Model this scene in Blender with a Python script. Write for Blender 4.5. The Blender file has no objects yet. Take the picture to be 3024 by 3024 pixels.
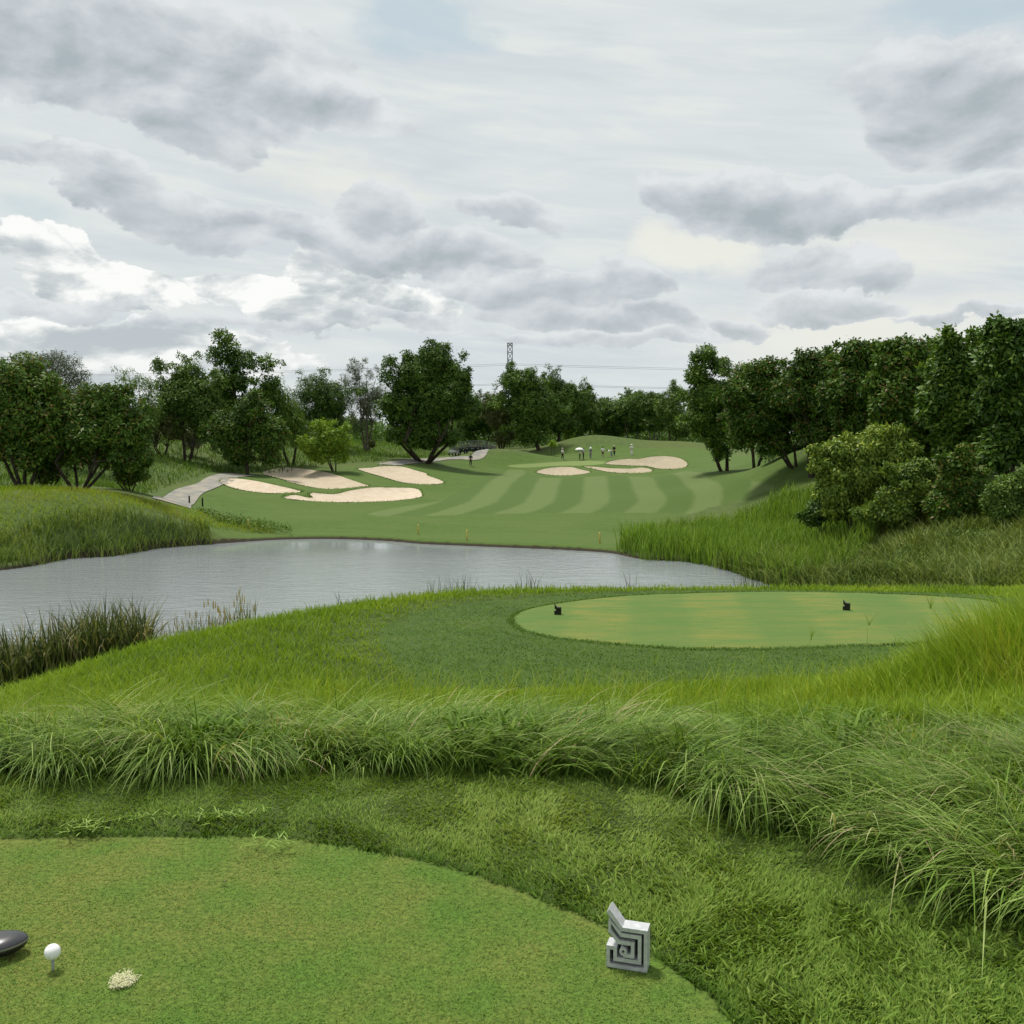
import bpy, bmesh, math, random
import numpy as np
from mathutils import Vector, Matrix
R = math.radians
scene = bpy.context.scene
COL = scene.collection
F, CY, CX, HOR, CAMZ = 2900.0, 1512.0, 1512.0, 1290.0, 1.46     # focal (photo px), image centre, horizon row, eye height
PITCH = math.atan((CY - HOR) / F); CP, SP = math.cos(PITCH), math.sin(PITCH)

# ---------------- camera, world, sun, exposure
cd = bpy.data.cameras.new("camera"); cam = bpy.data.objects.new("camera", cd); COL.objects.link(cam)
cd.sensor_width = 36.0; cd.lens = 36.0 * F / 3024.0; cd.clip_start = 0.05; cd.clip_end = 6000
cam.location = (0, 0, CAMZ); cam.rotation_euler = (math.pi / 2 - PITCH, 0, 0); scene.camera = cam
EXPO = 0.68
SUN_EL, SUN_AZ = 67.0, -42.0      # azimuth from +Y towards +X
vs = scene.view_settings; vs.view_transform = 'Standard'; vs.look = 'None'; vs.exposure = EXPO; vs.gamma = 1
try:
    scene.cycles.use_denoising = True; scene.cycles.denoiser = 'OPENIMAGEDENOISE'
    scene.cycles.max_bounces = 6; scene.cycles.diffuse_bounces = 2; scene.cycles.glossy_bounces = 2
    scene.cycles.transmission_bounces = 3; scene.cycles.transparent_max_bounces = 6
except Exception as e: print(e)
sl = bpy.data.lights.new("sun", 'SUN'); sl.energy = 2.6; sl.angle = R(11); sl.color = (1, .95, .86)
so = bpy.data.objects.new("sun", sl); COL.objects.link(so)
_d = Vector((math.sin(R(SUN_AZ)) * math.cos(R(SUN_EL)), math.cos(R(SUN_AZ)) * math.cos(R(SUN_EL)), math.sin(R(SUN_EL))))
so.rotation_euler = _d.to_track_quat('Z', 'Y').to_euler(); so.location = (0, 0, 50)

def lin(r, g, b):
    f = lambda c: (c / 255 / 12.92) if c / 255 <= .04045 else ((c / 255 + .055) / 1.055) ** 2.4
    return (f(r), f(g), f(b), 1.0)

class NT:
    """small node-graph helper"""
    def __init__(s, tree): s.t = tree
    def n(s, typ, **kw):
        nd = s.t.nodes.new(typ)
        for k, v in kw.items(): setattr(nd, k, v)
        return nd
    def put(s, sock, v):
        if hasattr(v, 'is_output') or isinstance(v, bpy.types.NodeSocket): s.t.links.new(v, sock)
        elif v is not None:
            try: sock.default_value = v
            except Exception: sock.default_value = tuple(v)[:3]
    def m(s, op, a, b=None, c=None, clamp=False):
        nd = s.n('ShaderNodeMath', operation=op, use_clamp=clamp)
        for i, v in enumerate((a, b, c)):
            if v is not None: s.put(nd.inputs[i], v)
        return nd.outputs[0]
    def vm(s, op, a, b=None, out=0, scale=None):
        nd = s.n('ShaderNodeVectorMath', operation=op)
        s.put(nd.inputs[0], a)
        if b is not None: s.put(nd.inputs[1], b)
        if scale is not None: s.put(nd.inputs['Scale'], scale)
        return nd.outputs[out]
    def mix(s, f, a, b, mode='MIX'):
        nd = s.n('ShaderNodeMix', data_type='RGBA', blend_type=mode)
        s.put(nd.inputs[0], f); s.put(nd.inputs[6], a); s.put(nd.inputs[7], b)
        return nd.outputs[2]
    def noise(s, vec, scale, detail=4, rough=.55, dist=0.0, out=0, lac=2.0):
        nd = s.n('ShaderNodeTexNoise')
        if vec is not None: s.put(nd.inputs['Vector'], vec)
        nd.inputs['Scale'].default_value = scale; nd.inputs['Detail'].default_value = detail
        nd.inputs['Roughness'].default_value = rough; nd.inputs['Distortion'].default_value = dist
        nd.inputs['Lacunarity'].default_value = lac
        return nd.outputs[out]
    def ss(s, x, a, b, o0=0.0, o1=1.0):
        nd = s.n('ShaderNodeMapRange', interpolation_type='SMOOTHSTEP')
        s.put(nd.inputs[0], x); s.put(nd.inputs[1], a); s.put(nd.inputs[2], b); s.put(nd.inputs[3], o0); s.put(nd.inputs[4], o1)
        return nd.outputs[0]
    def ramp(s, x, stops):
        nd = s.n('ShaderNodeValToRGB'); cr = nd.color_ramp
        while len(cr.elements) < len(stops): cr.elements.new(.5)
        for e, (p, c) in zip(cr.elements, stops): e.position = p; e.color = c
        s.put(nd.inputs[0], x); return nd.outputs[0]
    def attr(s, name, out=2): 
        nd = s.n('ShaderNodeAttribute', attribute_name=name); return nd.outputs[out]
    def comb(s, x, y, z=0.0):
        nd = s.n('ShaderNodeCombineXYZ'); s.put(nd.inputs[0], x); s.put(nd.inputs[1], y); s.put(nd.inputs[2], z); return nd.outputs[0]
    def bump(s, h, strength=.5, dist=.02):
        nd = s.n('ShaderNodeBump'); nd.inputs['Strength'].default_value = strength; nd.inputs['Distance'].default_value = dist
        s.put(nd.inputs['Height'], h); return nd.outputs[0]

def ray(px, py):
    x, y = (px - CX) / F, (py - CY) / F
    return np.array([x, CP - y * SP, -SP - y * CP])
def P(px, py, d):
    """point seen at photo pixel (px,py) at ground distance d ahead of the eye"""
    r = ray(px, py); r = r / r[1] * d
    return np.array([r[0], d, CAMZ + r[2]])
def azel(px, py):
    r = ray(px, py); r = r / np.linalg.norm(r)
    return math.atan2(r[0], r[1]), math.asin(r[2])

# ---------------- sky: Nishita sky seen through a layer of stratus and cumulus
world = bpy.data.worlds.new("World"); scene.world = world; world.use_nodes = True
wt = world.node_tree; wt.nodes.clear(); W = NT(wt)
SKYS = 0.1
sky = W.n('ShaderNodeTexSky', sky_type='NISHITA'); sky.sun_disc = False
sky.sun_elevation = R(SUN_EL); sky.sun_rotation = R(SUN_AZ); sky.air_density = 1.0; sky.dust_density = 2.0
dirv = W.n('ShaderNodeTexCoord').outputs['Generated']
sep = W.n('ShaderNodeSeparateXYZ'); W.put(sep.inputs[0], dirv)
az = W.m('ARCTAN2', sep.outputs[0], sep.outputs[1]); el = W.m('ARCSINE', sep.outputs[2])
AE = W.comb(az, el, 0.0)
zc = W.m('ADD', W.m('MAXIMUM', sep.outputs[2], 0.0), 0.16)
PL = W.vm('MULTIPLY', W.comb(W.m('DIVIDE', sep.outputs[0], zc), W.m('DIVIDE', sep.outputs[1], zc), 0.0), (1, 1.0, 1))
st = W.vm('MULTIPLY', AE, (1.0, 1.9, 1.0))                    # clouds are wider than tall
fbm = W.noise(st, 7.0, 9, .56, .25)
wis = W.noise(W.vm('MULTIPLY', AE, (1.0, 3.5, 1)), 5.0, 6, .5, .6)
def skycol(r, g, b):
    c = lin(r, g, b); k = 1.0 / (SKYS * 2 ** EXPO); return (c[0] * k, c[1] * k, c[2] * k, 1)
try: world.cycles.sampling_method = 'NONE'
except Exception as e: print(e)
warp_n = W.noise(W.vm('MULTIPLY', AE, (1, 1.5, 1)), 8.0, 5, .6, 0, out=1)
AW = W.vm('ADD', AE, W.vm('MULTIPLY', W.vm('SUBTRACT', warp_n, (.5, .5, .5)), (.16, .085, 0)))
def clouds(blobs, k, lo, hi, nz, grad=True):
    acc = num = den = None
    for (cx, cy, rx, ry, rot, w) in blobs:
        a0, e0 = azel(cx, cy); c, s_ = math.cos(R(-rot)), math.sin(R(-rot))
        v = W.vm('SUBTRACT', AW, (a0, e0, 0))
        u_ = W.vm('DOT_PRODUCT', v, (c / (rx / F), s_ / (rx / F), 0), out=1)
        w_ = W.vm('DOT_PRODUCT', v, (-s_ / (ry / F), c / (ry / F), 0), out=1)
        q = W.comb(u_, w_); L2 = W.vm('DOT_PRODUCT', q, q, out=1)
        d_ = W.m('MULTIPLY_ADD', L2, -w, w)
        acc = d_ if acc is None else W.m('SMOOTH_MAX', acc, d_, .3)
        if grad:
            p_ = W.m('MAXIMUM', d_, 0.0); t_ = W.m('MULTIPLY', p_, w_)
            num = t_ if num is None else W.m('ADD', num, t_); den = p_ if den is None else W.m('ADD', den, p_)
    D = W.m('MULTIPLY_ADD', W.m('SUBTRACT', nz, .5), k, W.m('MAXIMUM', acc, -1.2))
    G = W.m('DIVIDE', num, W.m('ADD', den, .05)) if grad else None
    return G, D, W.ss(D, lo, hi)
fup = W.noise(W.vm('ADD', st, (-.012, .030, 0)), 7.0, 9, .56, .25)
relief = W.m('SUBTRACT', fbm, fup)                            # light from above picks out puffs
fine = W.noise(W.vm('ADD', W.vm('MULTIPLY', AE, (1, 1.6, 1)), (4, 2, 1)), 13.0, 9, .6, .3)
lowf = W.noise(W.vm('ADD', W.vm('MULTIPLY', AE, (1, 1.5, 1)), (1, 7, 1)), 5.0, 5, .5, .3)
edge_n = W.m('ADD', W.m('MULTIPLY', fine, .5), W.m('MULTIPLY', lowf, .5))
veil = W.noise(W.vm('MULTIPLY', PL, (.55, 1, 1)), 1.3, 7, .6, .8)
streak = W.noise(W.vm('MULTIPLY', W.comb(W.vm('DOT_PRODUCT', AE, (1, -.12, 0), out=1), W.vm('DOT_PRODUCT', AE, (.12, 1, 0), out=1)), (.7, 6, 1)), 7.0, 7, .58, .5)
v1 = W.mix(W.ss(veil, .36, .62), skycol(211, 218, 223), skycol(222, 228, 228))
v1 = W.mix(W.ss(streak, .48, .68, 0, .75), v1, skycol(229, 234, 230))
v1 = W.mix(W.ss(streak, .5, .3, 0, .3), v1, skycol(195, 205, 212))
_, _, gl = clouds([(1230, 70, 280, 110, 8, .8), (2880, 20, 380, 90, 6, .8), (60, 600, 160, 50, 0, .5)], 1.3, 0, .8, wis, False)
nish = W.mix(.86, sky.outputs[0], skycol(186, 205, 212))
v1 = W.mix(W.m('MULTIPLY', gl, .7), v1, nish)
_, _, g2 = clouds([(2500, 1010, 620, 170, 0, .9), (2050, 715, 230, 85, 10, 1.2), (2650, 760, 420, 120, 0, .6), (950, 500, 420, 90, 8, .6)], .6, 0, 1.0, wis, False)
v1 = W.mix(W.m('MULTIPLY', g2, .85), v1, skycol(238, 239, 229))
# bright cumulus low on the left
wh = [(120, 715, 150, 75, 0, 1), (250, 800, 230, 80, 12, 1), (430, 860, 210, 62, 10, 1), (730, 860, 120, 55, 10, .9), (860, 910, 210, 80, 14, 1),
      (1010, 830, 190, 75, 22, .8), (1200, 900, 180, 65, 20, .7), (330, 985, 300, 55, 4, .7), (560, 1060, 420, 70, 0, .7), (80, 1010, 200, 50, 0, .6)]
aW, DW, mW = clouds(wh, 1.7, .0, .16, fine)
shw = W.m('ADD', W.m('MULTIPLY_ADD', aW, .42, .5), W.m('MULTIPLY', relief, 5.5), clamp=True)
cw = W.ramp(shw, [(0, skycol(190, 198, 203)), (.3, skycol(208, 214, 216)), (.55, skycol(230, 234, 233)), (.8, skycol(252, 253, 251))])
c1 = W.mix(mW, v1, cw)
dk = [(260, 110, 520, 190, 2, 1.1), (700, 190, 330, 165, 12, 1.1), (950, 280, 260, 85, 12, 1.1), (520, 350, 260, 70, 8, 1.0), (770, 365, 110, 42, 5, .8),
      (300, 540, 260, 52, 13, 1), (520, 620, 250, 80, 14, 1.1), (830, 660, 260, 52, 6, 1), (1150, 625, 135, 95, 0, 1), (1490, 615, 175, 72, 6, 1),
      (1230, 750, 350, 70, 4, 1), (1590, 855, 350, 58, 0, 1), (1850, 810, 120, 60, 8, 1), (1720, 930, 340, 50, 2, .9), (1960, 945, 120, 46, 10, .8), (2170, 962, 95, 34, 4, .8), (1750, 1010, 380, 32, 0, .6),
      (2900, 330, 350, 150, 5, 1.3), (2700, 220, 260, 90, 0, .5), (2120, 565, 260, 72, 10, 1.1), (2330, 625, 250, 84, 5, 1.1), (2760, 612, 290, 66, -4, 1.1),
      (2450, 800, 210, 66, 8, 1), (2440, 922, 195, 48, 3, 1.1), (2850, 950, 220, 17, -2, .9), (150, 890, 270, 32, 0, .6), (700, 970, 380, 20, 0, .35), (1180, 950, 210, 30, 4, .5)]
aD, DD, mD = clouds(dk, 1.5, -.12, .24, edge_n)
shade = W.m('ADD', W.m('ADD', W.m('MULTIPLY', W.ss(DD, -.2, 1.2), .50), W.m('MULTIPLY_ADD', aD, -.36, .16)), W.m('MULTIPLY', relief, -2.6), clamp=True)
cdk = W.ramp(shade, [(0, skycol(226, 230, 233)), (.3, skycol(211, 216, 220)), (.62, skycol(192, 199, 205)), (1, skycol(163, 176, 181))])
c2 = W.mix(W.m('MULTIPLY', mD, .88), c1, cdk)
c3 = W.mix(W.ss(el, .10, .0, 0, .7), c2, skycol(214, 221, 222))
bg = W.n('ShaderNodeBackground'); bg.inputs[1].default_value = SKYS; W.put(bg.inputs[0], c3)
wo = W.n('ShaderNodeOutputWorld'); wt.links.new(bg.outputs[0], wo.inputs[0])

# ---------------- object helpers
def tag(o, label=None, cat=None, group=None, kind=None):
    if label: o['label'] = label
    if cat: o['category'] = cat
    if group: o['group'] = group
    if kind: o['kind'] = kind
    return o
def empty(name, loc, rz=0.0):
    o = bpy.data.objects.new(name, None); COL.objects.link(o); o.location = tuple(loc); o.rotation_euler = (0, 0, rz)
    o.empty_display_size = .2; return o
def link(name, me, mat=None, parent=None):
    o = bpy.data.objects.new(name, me); COL.objects.link(o)
    if mat: me.materials.append(mat)
    if parent: o.parent = parent
    return o
def mesh_np(name, V, Q, var=None, smooth=False, k=4):
    """V (n,3), Q (m,k) -> mesh, optional per-face float 'var'"""
    me = bpy.data.meshes.new(name); V = np.ascontiguousarray(V, dtype=np.float32); Q = np.ascontiguousarray(Q, dtype=np.int32)
    m = len(Q); me.vertices.add(len(V)); me.vertices.foreach_set('co', V.ravel())
    me.loops.add(m * k); me.loops.foreach_set('vertex_index', Q.ravel())
    me.polygons.add(m); me.polygons.foreach_set('loop_start', np.arange(0, m * k, k, dtype=np.int32))
    me.polygons.foreach_set('loop_total', np.full(m, k, dtype=np.int32))
    if smooth: me.polygons.foreach_set('use_smooth', np.ones(m, dtype=bool))
    me.update(calc_edges=True)
    if var is not None:
        a = me.attributes.new('var', 'FLOAT', 'FACE'); a.data.foreach_set('value', np.asarray(var, dtype=np.float32))
    return me
def bm_mesh(bm, name, smooth=False):
    me = bpy.data.meshes.new(name); bmesh.ops.recalc_face_normals(bm, faces=bm.faces); bm.to_mesh(me); bm.free()
    if smooth:
        for p in me.polygons: p.use_smooth = True
    return me
def material(name, col=(.5, .5, .5, 1), rough=.7, metal=0.0, spec=.4):
    m = bpy.data.materials.new(name); m.use_nodes = True; T = NT(m.node_tree); b = m.node_tree.nodes['Principled BSDF']
    T.put(b.inputs['Base Color'], col); b.inputs['Roughness'].default_value = rough; b.inputs['Metallic'].default_value = metal
    b.inputs['Specular IOR Level'].default_value = spec
    return m, T, b
def simple(name, rgb, rough=.6, metal=0.0, spec=.4, amp=.12, scale=12.0, bump=.0):
    m, T, b = material(name, rgb, rough, metal, spec)
    co = T.n('ShaderNodeTexCoord').outputs['Object']; n1 = T.noise(co, scale, 5, .6)
    lo = tuple(c * (1 - amp * 1.6) for c in rgb[:3]) + (1,); hi = tuple(min(1, c * (1 + amp)) for c in rgb[:3]) + (1,)
    T.put(b.inputs['Base Color'], T.mix(T.ss(n1, .3, .7), lo, hi))
    if bump: T.put(b.inputs['Normal'], T.bump(n1, bump, .01))
    return m
# ---------------- numpy noise / geometry
def vnoise(x, y, seed=0):
    x = np.asarray(x, float); y = np.asarray(y, float); xi = np.floor(x).astype(np.int64); yi = np.floor(y).astype(np.int64)
    fx = x - xi; fy = y - yi; fx = fx * fx * (3 - 2 * fx); fy = fy * fy * (3 - 2 * fy)
    def h(a, b):
        n = (a * 374761393 + b * 668265263 + seed * 974711) & 0x7fffffff
        n = ((n ^ (n >> 13)) * 1274126177) & 0x7fffffff
        return ((n ^ (n >> 16)) & 0xffff) / 65535.0
    return (h(xi, yi) * (1 - fx) + h(xi + 1, yi) * fx) * (1 - fy) + (h(xi, yi + 1) * (1 - fx) + h(xi + 1, yi + 1) * fx) * fy
def fnoise(x, y, seed=0, o=4):
    s = 0; a = .5; t = 0
    for i in range(o): s = s + a * vnoise(x * 2 ** i, y * 2 ** i, seed + i * 17); t += a; a *= .55
    return s / t
def catmull(pts, n=6, closed=True):
    p = np.array(pts, float); m = len(p); out = []
    for i in range(m if closed else m - 1):
        if closed: a, b, c, d = p[(i - 1) % m], p[i], p[(i + 1) % m], p[(i + 2) % m]
        else: a, b, c, d = p[max(i - 1, 0)], p[i], p[i + 1], p[min(i + 2, m - 1)]
        for k in range(n):
            t = k / n; out.append(.5 * ((2 * b) + (c - a) * t + (2 * a - 5 * b + 4 * c - d) * t * t + (3 * b - a - 3 * c + d) * t ** 3))
    if not closed: out.append(p[-1])
    return np.array(out)
def sdf(X, Y, poly, cap=30.0):
    """signed distance, positive inside"""
    X = np.asarray(X, float); Y = np.asarray(Y, float); sh = X.shape; X = X.ravel(); Y = Y.ravel()
    poly = np.asarray(poly)[:, :2]; cap = float(cap); out = np.full(X.shape, -cap)
    lo = poly.min(0) - cap; hi = poly.max(0) + cap
    ix = np.where((X > lo[0]) & (X < hi[0]) & (Y > lo[1]) & (Y < hi[1]))[0]
    if len(ix):
        x = X[ix]; y = Y[ix]; d = np.full(len(ix), cap * cap); ins = np.zeros(len(ix), bool)
        for i in range(len(poly)):
            ax, ay = poly[i]; bx, by = poly[(i + 1) % len(poly)]; ex, ey = bx - ax, by - ay
            l2 = ex * ex + ey * ey + 1e-12; t = np.clip(((x - ax) * ex + (y - ay) * ey) / l2, 0, 1)
            d = np.minimum(d, (x - ax - t * ex) ** 2 + (y - ay - t * ey) ** 2)
            if ay != by: ins ^= ((ay > y) != (by > y)) & (x < ex * (y - ay) / (by - ay) + ax)
        d = np.sqrt(d); out[ix] = np.where(ins, d, -d)
    return out.reshape(sh)
def sstep(x, a, b):
    t = np.clip((x - a) / (b - a), 0, 1); return t * t * (3 - 2 * t)

# ---------------- terrain heights
ZW = -6.5; ZT2 = -1.40
cps = []
def cp(px, py, d, dz=0.0): q = P(px, py, d); cps.append((q[0], q[1], q[2] + dz))
def cw_(x, y, z): cps.append((x, y, z))
for x in (-9, -5, -2, 0, 2, 4, 7):
    for y in (0, 1.5, 3): cw_(x, y, 0)
for x in (-6, -4, -2, 0, 1.5): cw_(x, 4.2, -.01)
cw_(3, 4, -.04); cw_(5, 4, .0)
for x, y, z in [(-6, 5.5, -.35), (-3, 5.5, -.28), (0, 5.5, -.25), (2.5, 5.5, -.22), (5, 5.5, -.05), (-7, 7, -.95), (-4, 7, -.8), (-1, 7, -.62), (2, 7, -.62), (4, 7, -.42), (6, 7, .0), (7.5, 7, .15),
                (-8, 9, -1.7), (-5, 9, -1.35), (-2, 9, -1.15), (1, 9, -1.1), (3, 9, -1.0), (4.6, 9, -.9), (6.5, 9.3, -.62), (9, 9, -.45), (6.5, 11, -1.15), (9, 12, -1.1), (7, 13, -1.35), (10, 15, -1.4),
                (-9, 12, -2.6), (-6, 12, -1.95), (-3.5, 12, -1.5), (-1.5, 12, -1.4), (1, 11.5, -1.4), (4, 11, -1.35),
                (-12, 16, -3.6), (-9, 16, -3.0), (-6.2, 16, -2.1), (-4, 16, -1.6)]: cw_(x, y, z)
edge = [(-500, 2180, 19.5), (0, 2070, 19), (350, 1998, 18.5), (700, 1890, 18), (1000, 1800, 18.5), (1300, 1757, 19.5), (1750, 1741, 20), (2250, 1738, 20.5), (2700, 1737, 21), (3024, 1736, 22), (3500, 1736, 23)]
for px, py, d in edge:
    cp(px, py, d, -.12)
    q = P(px, py, d); zb = -7.3 if px < 2300 else (-4.6 if px < 2800 else -3.6)
    k = (d + 4) / d; cw_(q[0] * k, d + 4.0, max(q[2] - 1.9, (q[2] + zb) / 2)); k = (d + 8) / d; cw_(q[0] * k, d + 8, zb if px > 2300 else max(zb, -7))
# right bank of the pond and ground below the trees
for px, py, d, dz in [(2290, 1735, 46, -.4), (2270, 1700, 55, -.3), (2200, 1670, 60, 0), (2500, 1640, 52, -.9), (2800, 1640, 44, -.9), (3024, 1640, 38, -.9), (3400, 1640, 36, -.8), (1850, 1640, 70, -.1),
                      (2100, 1600, 72, -1.6), (2400, 1540, 70, -1.6), (2700, 1500, 56, -.8), (3024, 1500, 50, -.6), (2250, 1452, 92, 0), (2350, 1415, 92, 0), (2480, 1400, 82, 0), (2700, 1420, 68, 0), (3024, 1440, 58, 0), (3500, 1440, 52, 0),
                      (2140, 1378, 116, 0), (2340, 1350, 96, .2), (2600, 1352, 84, .3), (3000, 1370, 70, .5), (2000, 1328, 158, 0), (2200, 1340, 140, 0), (2400, 1330, 125, 0), (2100, 1318, 172, 0)]: cp(px, py, d, dz)
# far bank and fairway
for px, py, d, dz in [(1000, 1592, 76, 0.0), (1240, 1604, 73, 0.05), (1500, 1616, 70.5, 0.05), (1800, 1632, 68, .05), (1240, 1578, 77.5, 0), (1800, 1600, 74, 0), (1500, 1590, 75.5, 0), (1000, 1570, 79, 0),
                      (1000, 1530, 85, 0), (1300, 1534, 85, 0), (1600, 1530, 86, 0), (1900, 1530, 87, 0), (800, 1500, 90, 0), (1100, 1490, 94, 0), (1500, 1483, 97, 0), (1900, 1480, 97, 0), (2150, 1480, 94, 0),
                      (640, 1470, 92, 0), (900, 1432, 104, 0), (760, 1425, 103, 0), (1250, 1445, 109, 0), (1600, 1440, 112, 0), (2000, 1440, 108, 0), (600, 1430, 103, 0),
                      (700, 1405, 110, 0), (950, 1405, 116, 0), (1150, 1395, 120, 0), (1400, 1405, 128, 0), (1700, 1402, 131, 0), (1950, 1400, 128, 0), (2150, 1405, 116, 0),
                      (1100, 1375, 127, 0), (1300, 1378, 138, 0), (1250, 1358, 138, 0), (1500, 1372, 146, 0), (1700, 1369, 147, 0), (1850, 1352, 148, 0), (2000, 1352, 147, 0),
                      (1480, 1337, 150, 0), (1400, 1352, 146, 0), (1350, 1352, 152, 0), (1480, 1339, 158, -.9), (1560, 1345, 154, 0), (1620, 1352, 162, 0), (1720, 1309, 172, 0), (1850, 1311, 174, 0), (1760, 1345, 160, 0), (1640, 1330, 170, 0), (1720, 1320, 186, -.6), (1980, 1320, 166, 0)]: cp(px, py, d, dz)
# left: bank above the pond, dip behind, wooded slope
for px, py, d, dz in [(0, 1685, 59, -.05), (200, 1650, 62, -.05), (400, 1625, 66, -.05), (640, 1600, 72, -.05), (-500, 1690, 55, 0), (-500, 1452, 66, 0), (0, 1458, 69, 0), (200, 1460, 70, 0), (350, 1472, 72, 0), (480, 1500, 75, 0), (640, 1545, 77, 0), (760, 1570, 78, 0),
                      (0, 1560, 64, 0), (250, 1560, 66, 0), (450, 1560, 69, 0), (0, 1445, 76, -.1), (230, 1452, 77, 0), (385, 1448, 82, 0), (520, 1482, 88, 0), (-400, 1440, 74, 0), (500, 1430, 99, 0), (440, 1440, 95, 0),
                      (100, 1400, 92, 0), (300, 1390, 98, 0), (480, 1370, 108, 0), (650, 1385, 118, 0), (450, 1312, 125, 0), (700, 1320, 134, 0), (0, 1330, 120, 0), (900, 1345, 134, 0), (1000, 1310, 148, 0), (1150, 1315, 165, 0), (1100, 1345, 148, 0),
                      (1300, 1325, 172, 0), (1180, 1360, 136, 0), (600, 1300, 160, 0), (200, 1290, 160, 0)]: cp(px, py, d, dz)
for px in (-400, 0, 500, 1000, 1500, 2000, 2500, 3000, 3400):
    cp(px, 1300, 240, 0); cp(px, 1296, 420, 0)
cps = np.array(cps)
def warp(x, y):
    y = np.maximum(y, 0.0); w = y + 8.0; return x / w, np.log(w)
_cu, _cv = warp(cps[:, 0], cps[:, 1]); _c2 = .035 ** 2
_n = len(cps); _A = np.zeros((_n + 3, _n + 3)); _A[:_n, :_n] = np.sqrt((_cu[:, None] - _cu) ** 2 + (_cv[:, None] - _cv) ** 2 + _c2) + np.eye(_n) * -.002
_A[:_n, _n] = 1; _A[:_n, _n + 1] = _cu; _A[:_n, _n + 2] = _cv; _A[_n:, :_n] = _A[:_n, _n:].T
_w = np.linalg.solve(_A, np.concatenate([cps[:, 2], np.zeros(3)]))
def Hraw(x, y):
    x = np.asarray(x, float); y = np.asarray(y, float); sh = np.broadcast(x, y).shape
    u, v = warp(x, y); u = np.clip(np.broadcast_to(u, sh).ravel(), -1.0, 1.0); v = np.broadcast_to(v, sh).ravel()
    out = np.empty(len(u))
    for i in range(0, len(u), 20000):
        a, b = u[i:i + 20000, None], v[i:i + 20000, None]
        out[i:i + 20000] = np.sqrt((a - _cu) ** 2 + (b - _cv) ** 2 + _c2) @ _w[:_n] + _w[_n] + a[:, 0] * _w[_n + 1] + b[:, 0] * _w[_n + 2]
    out = out.reshape(sh); far = sstep(np.broadcast_to(y, sh), 300, 460)
    return out * (1 - far) + 1.0 * far
def onplane(px, py, z): 
    r = ray(px, py); t = (z - CAMZ) / r[2]; return (r[0] * t, r[1] * t)
shore = [onplane(px, py, ZW) for px, py in [(-900, 1720), (-400, 1700), (0, 1685), (200, 1650), (330, 1642), (480, 1618), (640, 1606), (820, 1594), (1000, 1592), (1150, 1598), (1240, 1606), (1380, 1612), (1500, 1617), (1650, 1623), (1800, 1633), (1900, 1652), (2040, 1660), (2180, 1690), (2260, 1722)]]
shore += [(17, 44), (16, 36), (10, 29.5), (4, 28.2), (-3, 27.0), (-8, 25.8), (-13, 26.0), (-20, 26.5), (-45, 24)]
POND = catmull(shore, 4)
TEE1 = catmull([onplane(px, py, 0) for px, py in [(-900, 2510), (-400, 2492), (0, 2486), (350, 2478), (700, 2477), (900, 2490), (1100, 2520), (1300, 2565), (1500, 2628), (1700, 2705), (1850, 2790), (2000, 2885), (2120, 2975), (2210, 3070)]] + [(1.15, 1.2), (.9, 0), (.2, -2.5), (-2, -4), (-5, -3.5), (-7, 0), (-6.5, 2.5)], 5)
TEE2 = catmull([onplane(px, py, ZT2) for px, py in [(1517, 1830), (1560, 1802), (1680, 1780), (1850, 1762), (2050, 1754), (2250, 1750), (2500, 1752), (2750, 1762), (2910, 1775), (2960, 1800), (2900, 1850), (2750, 1895), (2500, 1908), (2250, 1916), (2050, 1917), (1850, 1905), (1650, 1885), (1550, 1862)]], 5)
FRINGE = catmull([onplane(px, py, ZT2) for px, py in [(1118, 1880), (1180, 1835), (1330, 1795), (1500, 1772), (1700, 1757), (1950, 1744), (2250, 1741), (2600, 1743), (2900, 1752), (3150, 1790), (2950, 1880), (2650, 1945), (2500, 1985), (2250, 2005), (1950, 2020), (1650, 2040), (1400, 2050), (1230, 2035), (1190, 1990), (1150, 1930)]], 5)
def z2(x, y): return (1000 + x / 1.756, 950 + y / 1.756)
def z4(x, y): return (400 + x / 2.1467, 1350 + y / 2.1467)
def Hbase(x, y):
    z = Hraw(x, y); x = np.asarray(x, float); y = np.asarray(y, float)
    s2 = sdf(x, y, FRINGE, 6.0); k = sstep(s2, -.9, .5); z = z * (1 - k) + (ZT2 - .03) * k
    s3 = sdf(x, y, TEE2, 3.0); z = z + .03 * sstep(s3, -.15, .1)
    s1 = sdf(x, y, TEE1, 2.0); k = sstep(s1, -.12, .05); z = z * (1 - k) + 0.0 * k + .025 * sstep(-s1, .02, .10)
    for mx, my, rx_, ry_, hh_ in ((13.5, 170, 9.5, 8, 1.5), (27.5, 164, 8, 7, .9), (-1.6, 151, 7, 5, .75)): z = z + hh_ * np.exp(-((x - mx) / rx_) ** 2 - ((y - my) / ry_) ** 2)
    sp = sdf(x, y, POND, 30.0)
    inside = ZW - np.minimum(1.6, .02 + .35 * np.maximum(sp, 0))
    outside = np.maximum(z, ZW + np.minimum(.30, .6 * np.maximum(-sp, 0)) )
    near = sstep(-sp, 0, 1.2); outside = outside * near + np.minimum(outside, ZW + .32) * (1 - near) 
    return np.where(sp > 0, inside, outside)
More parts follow.
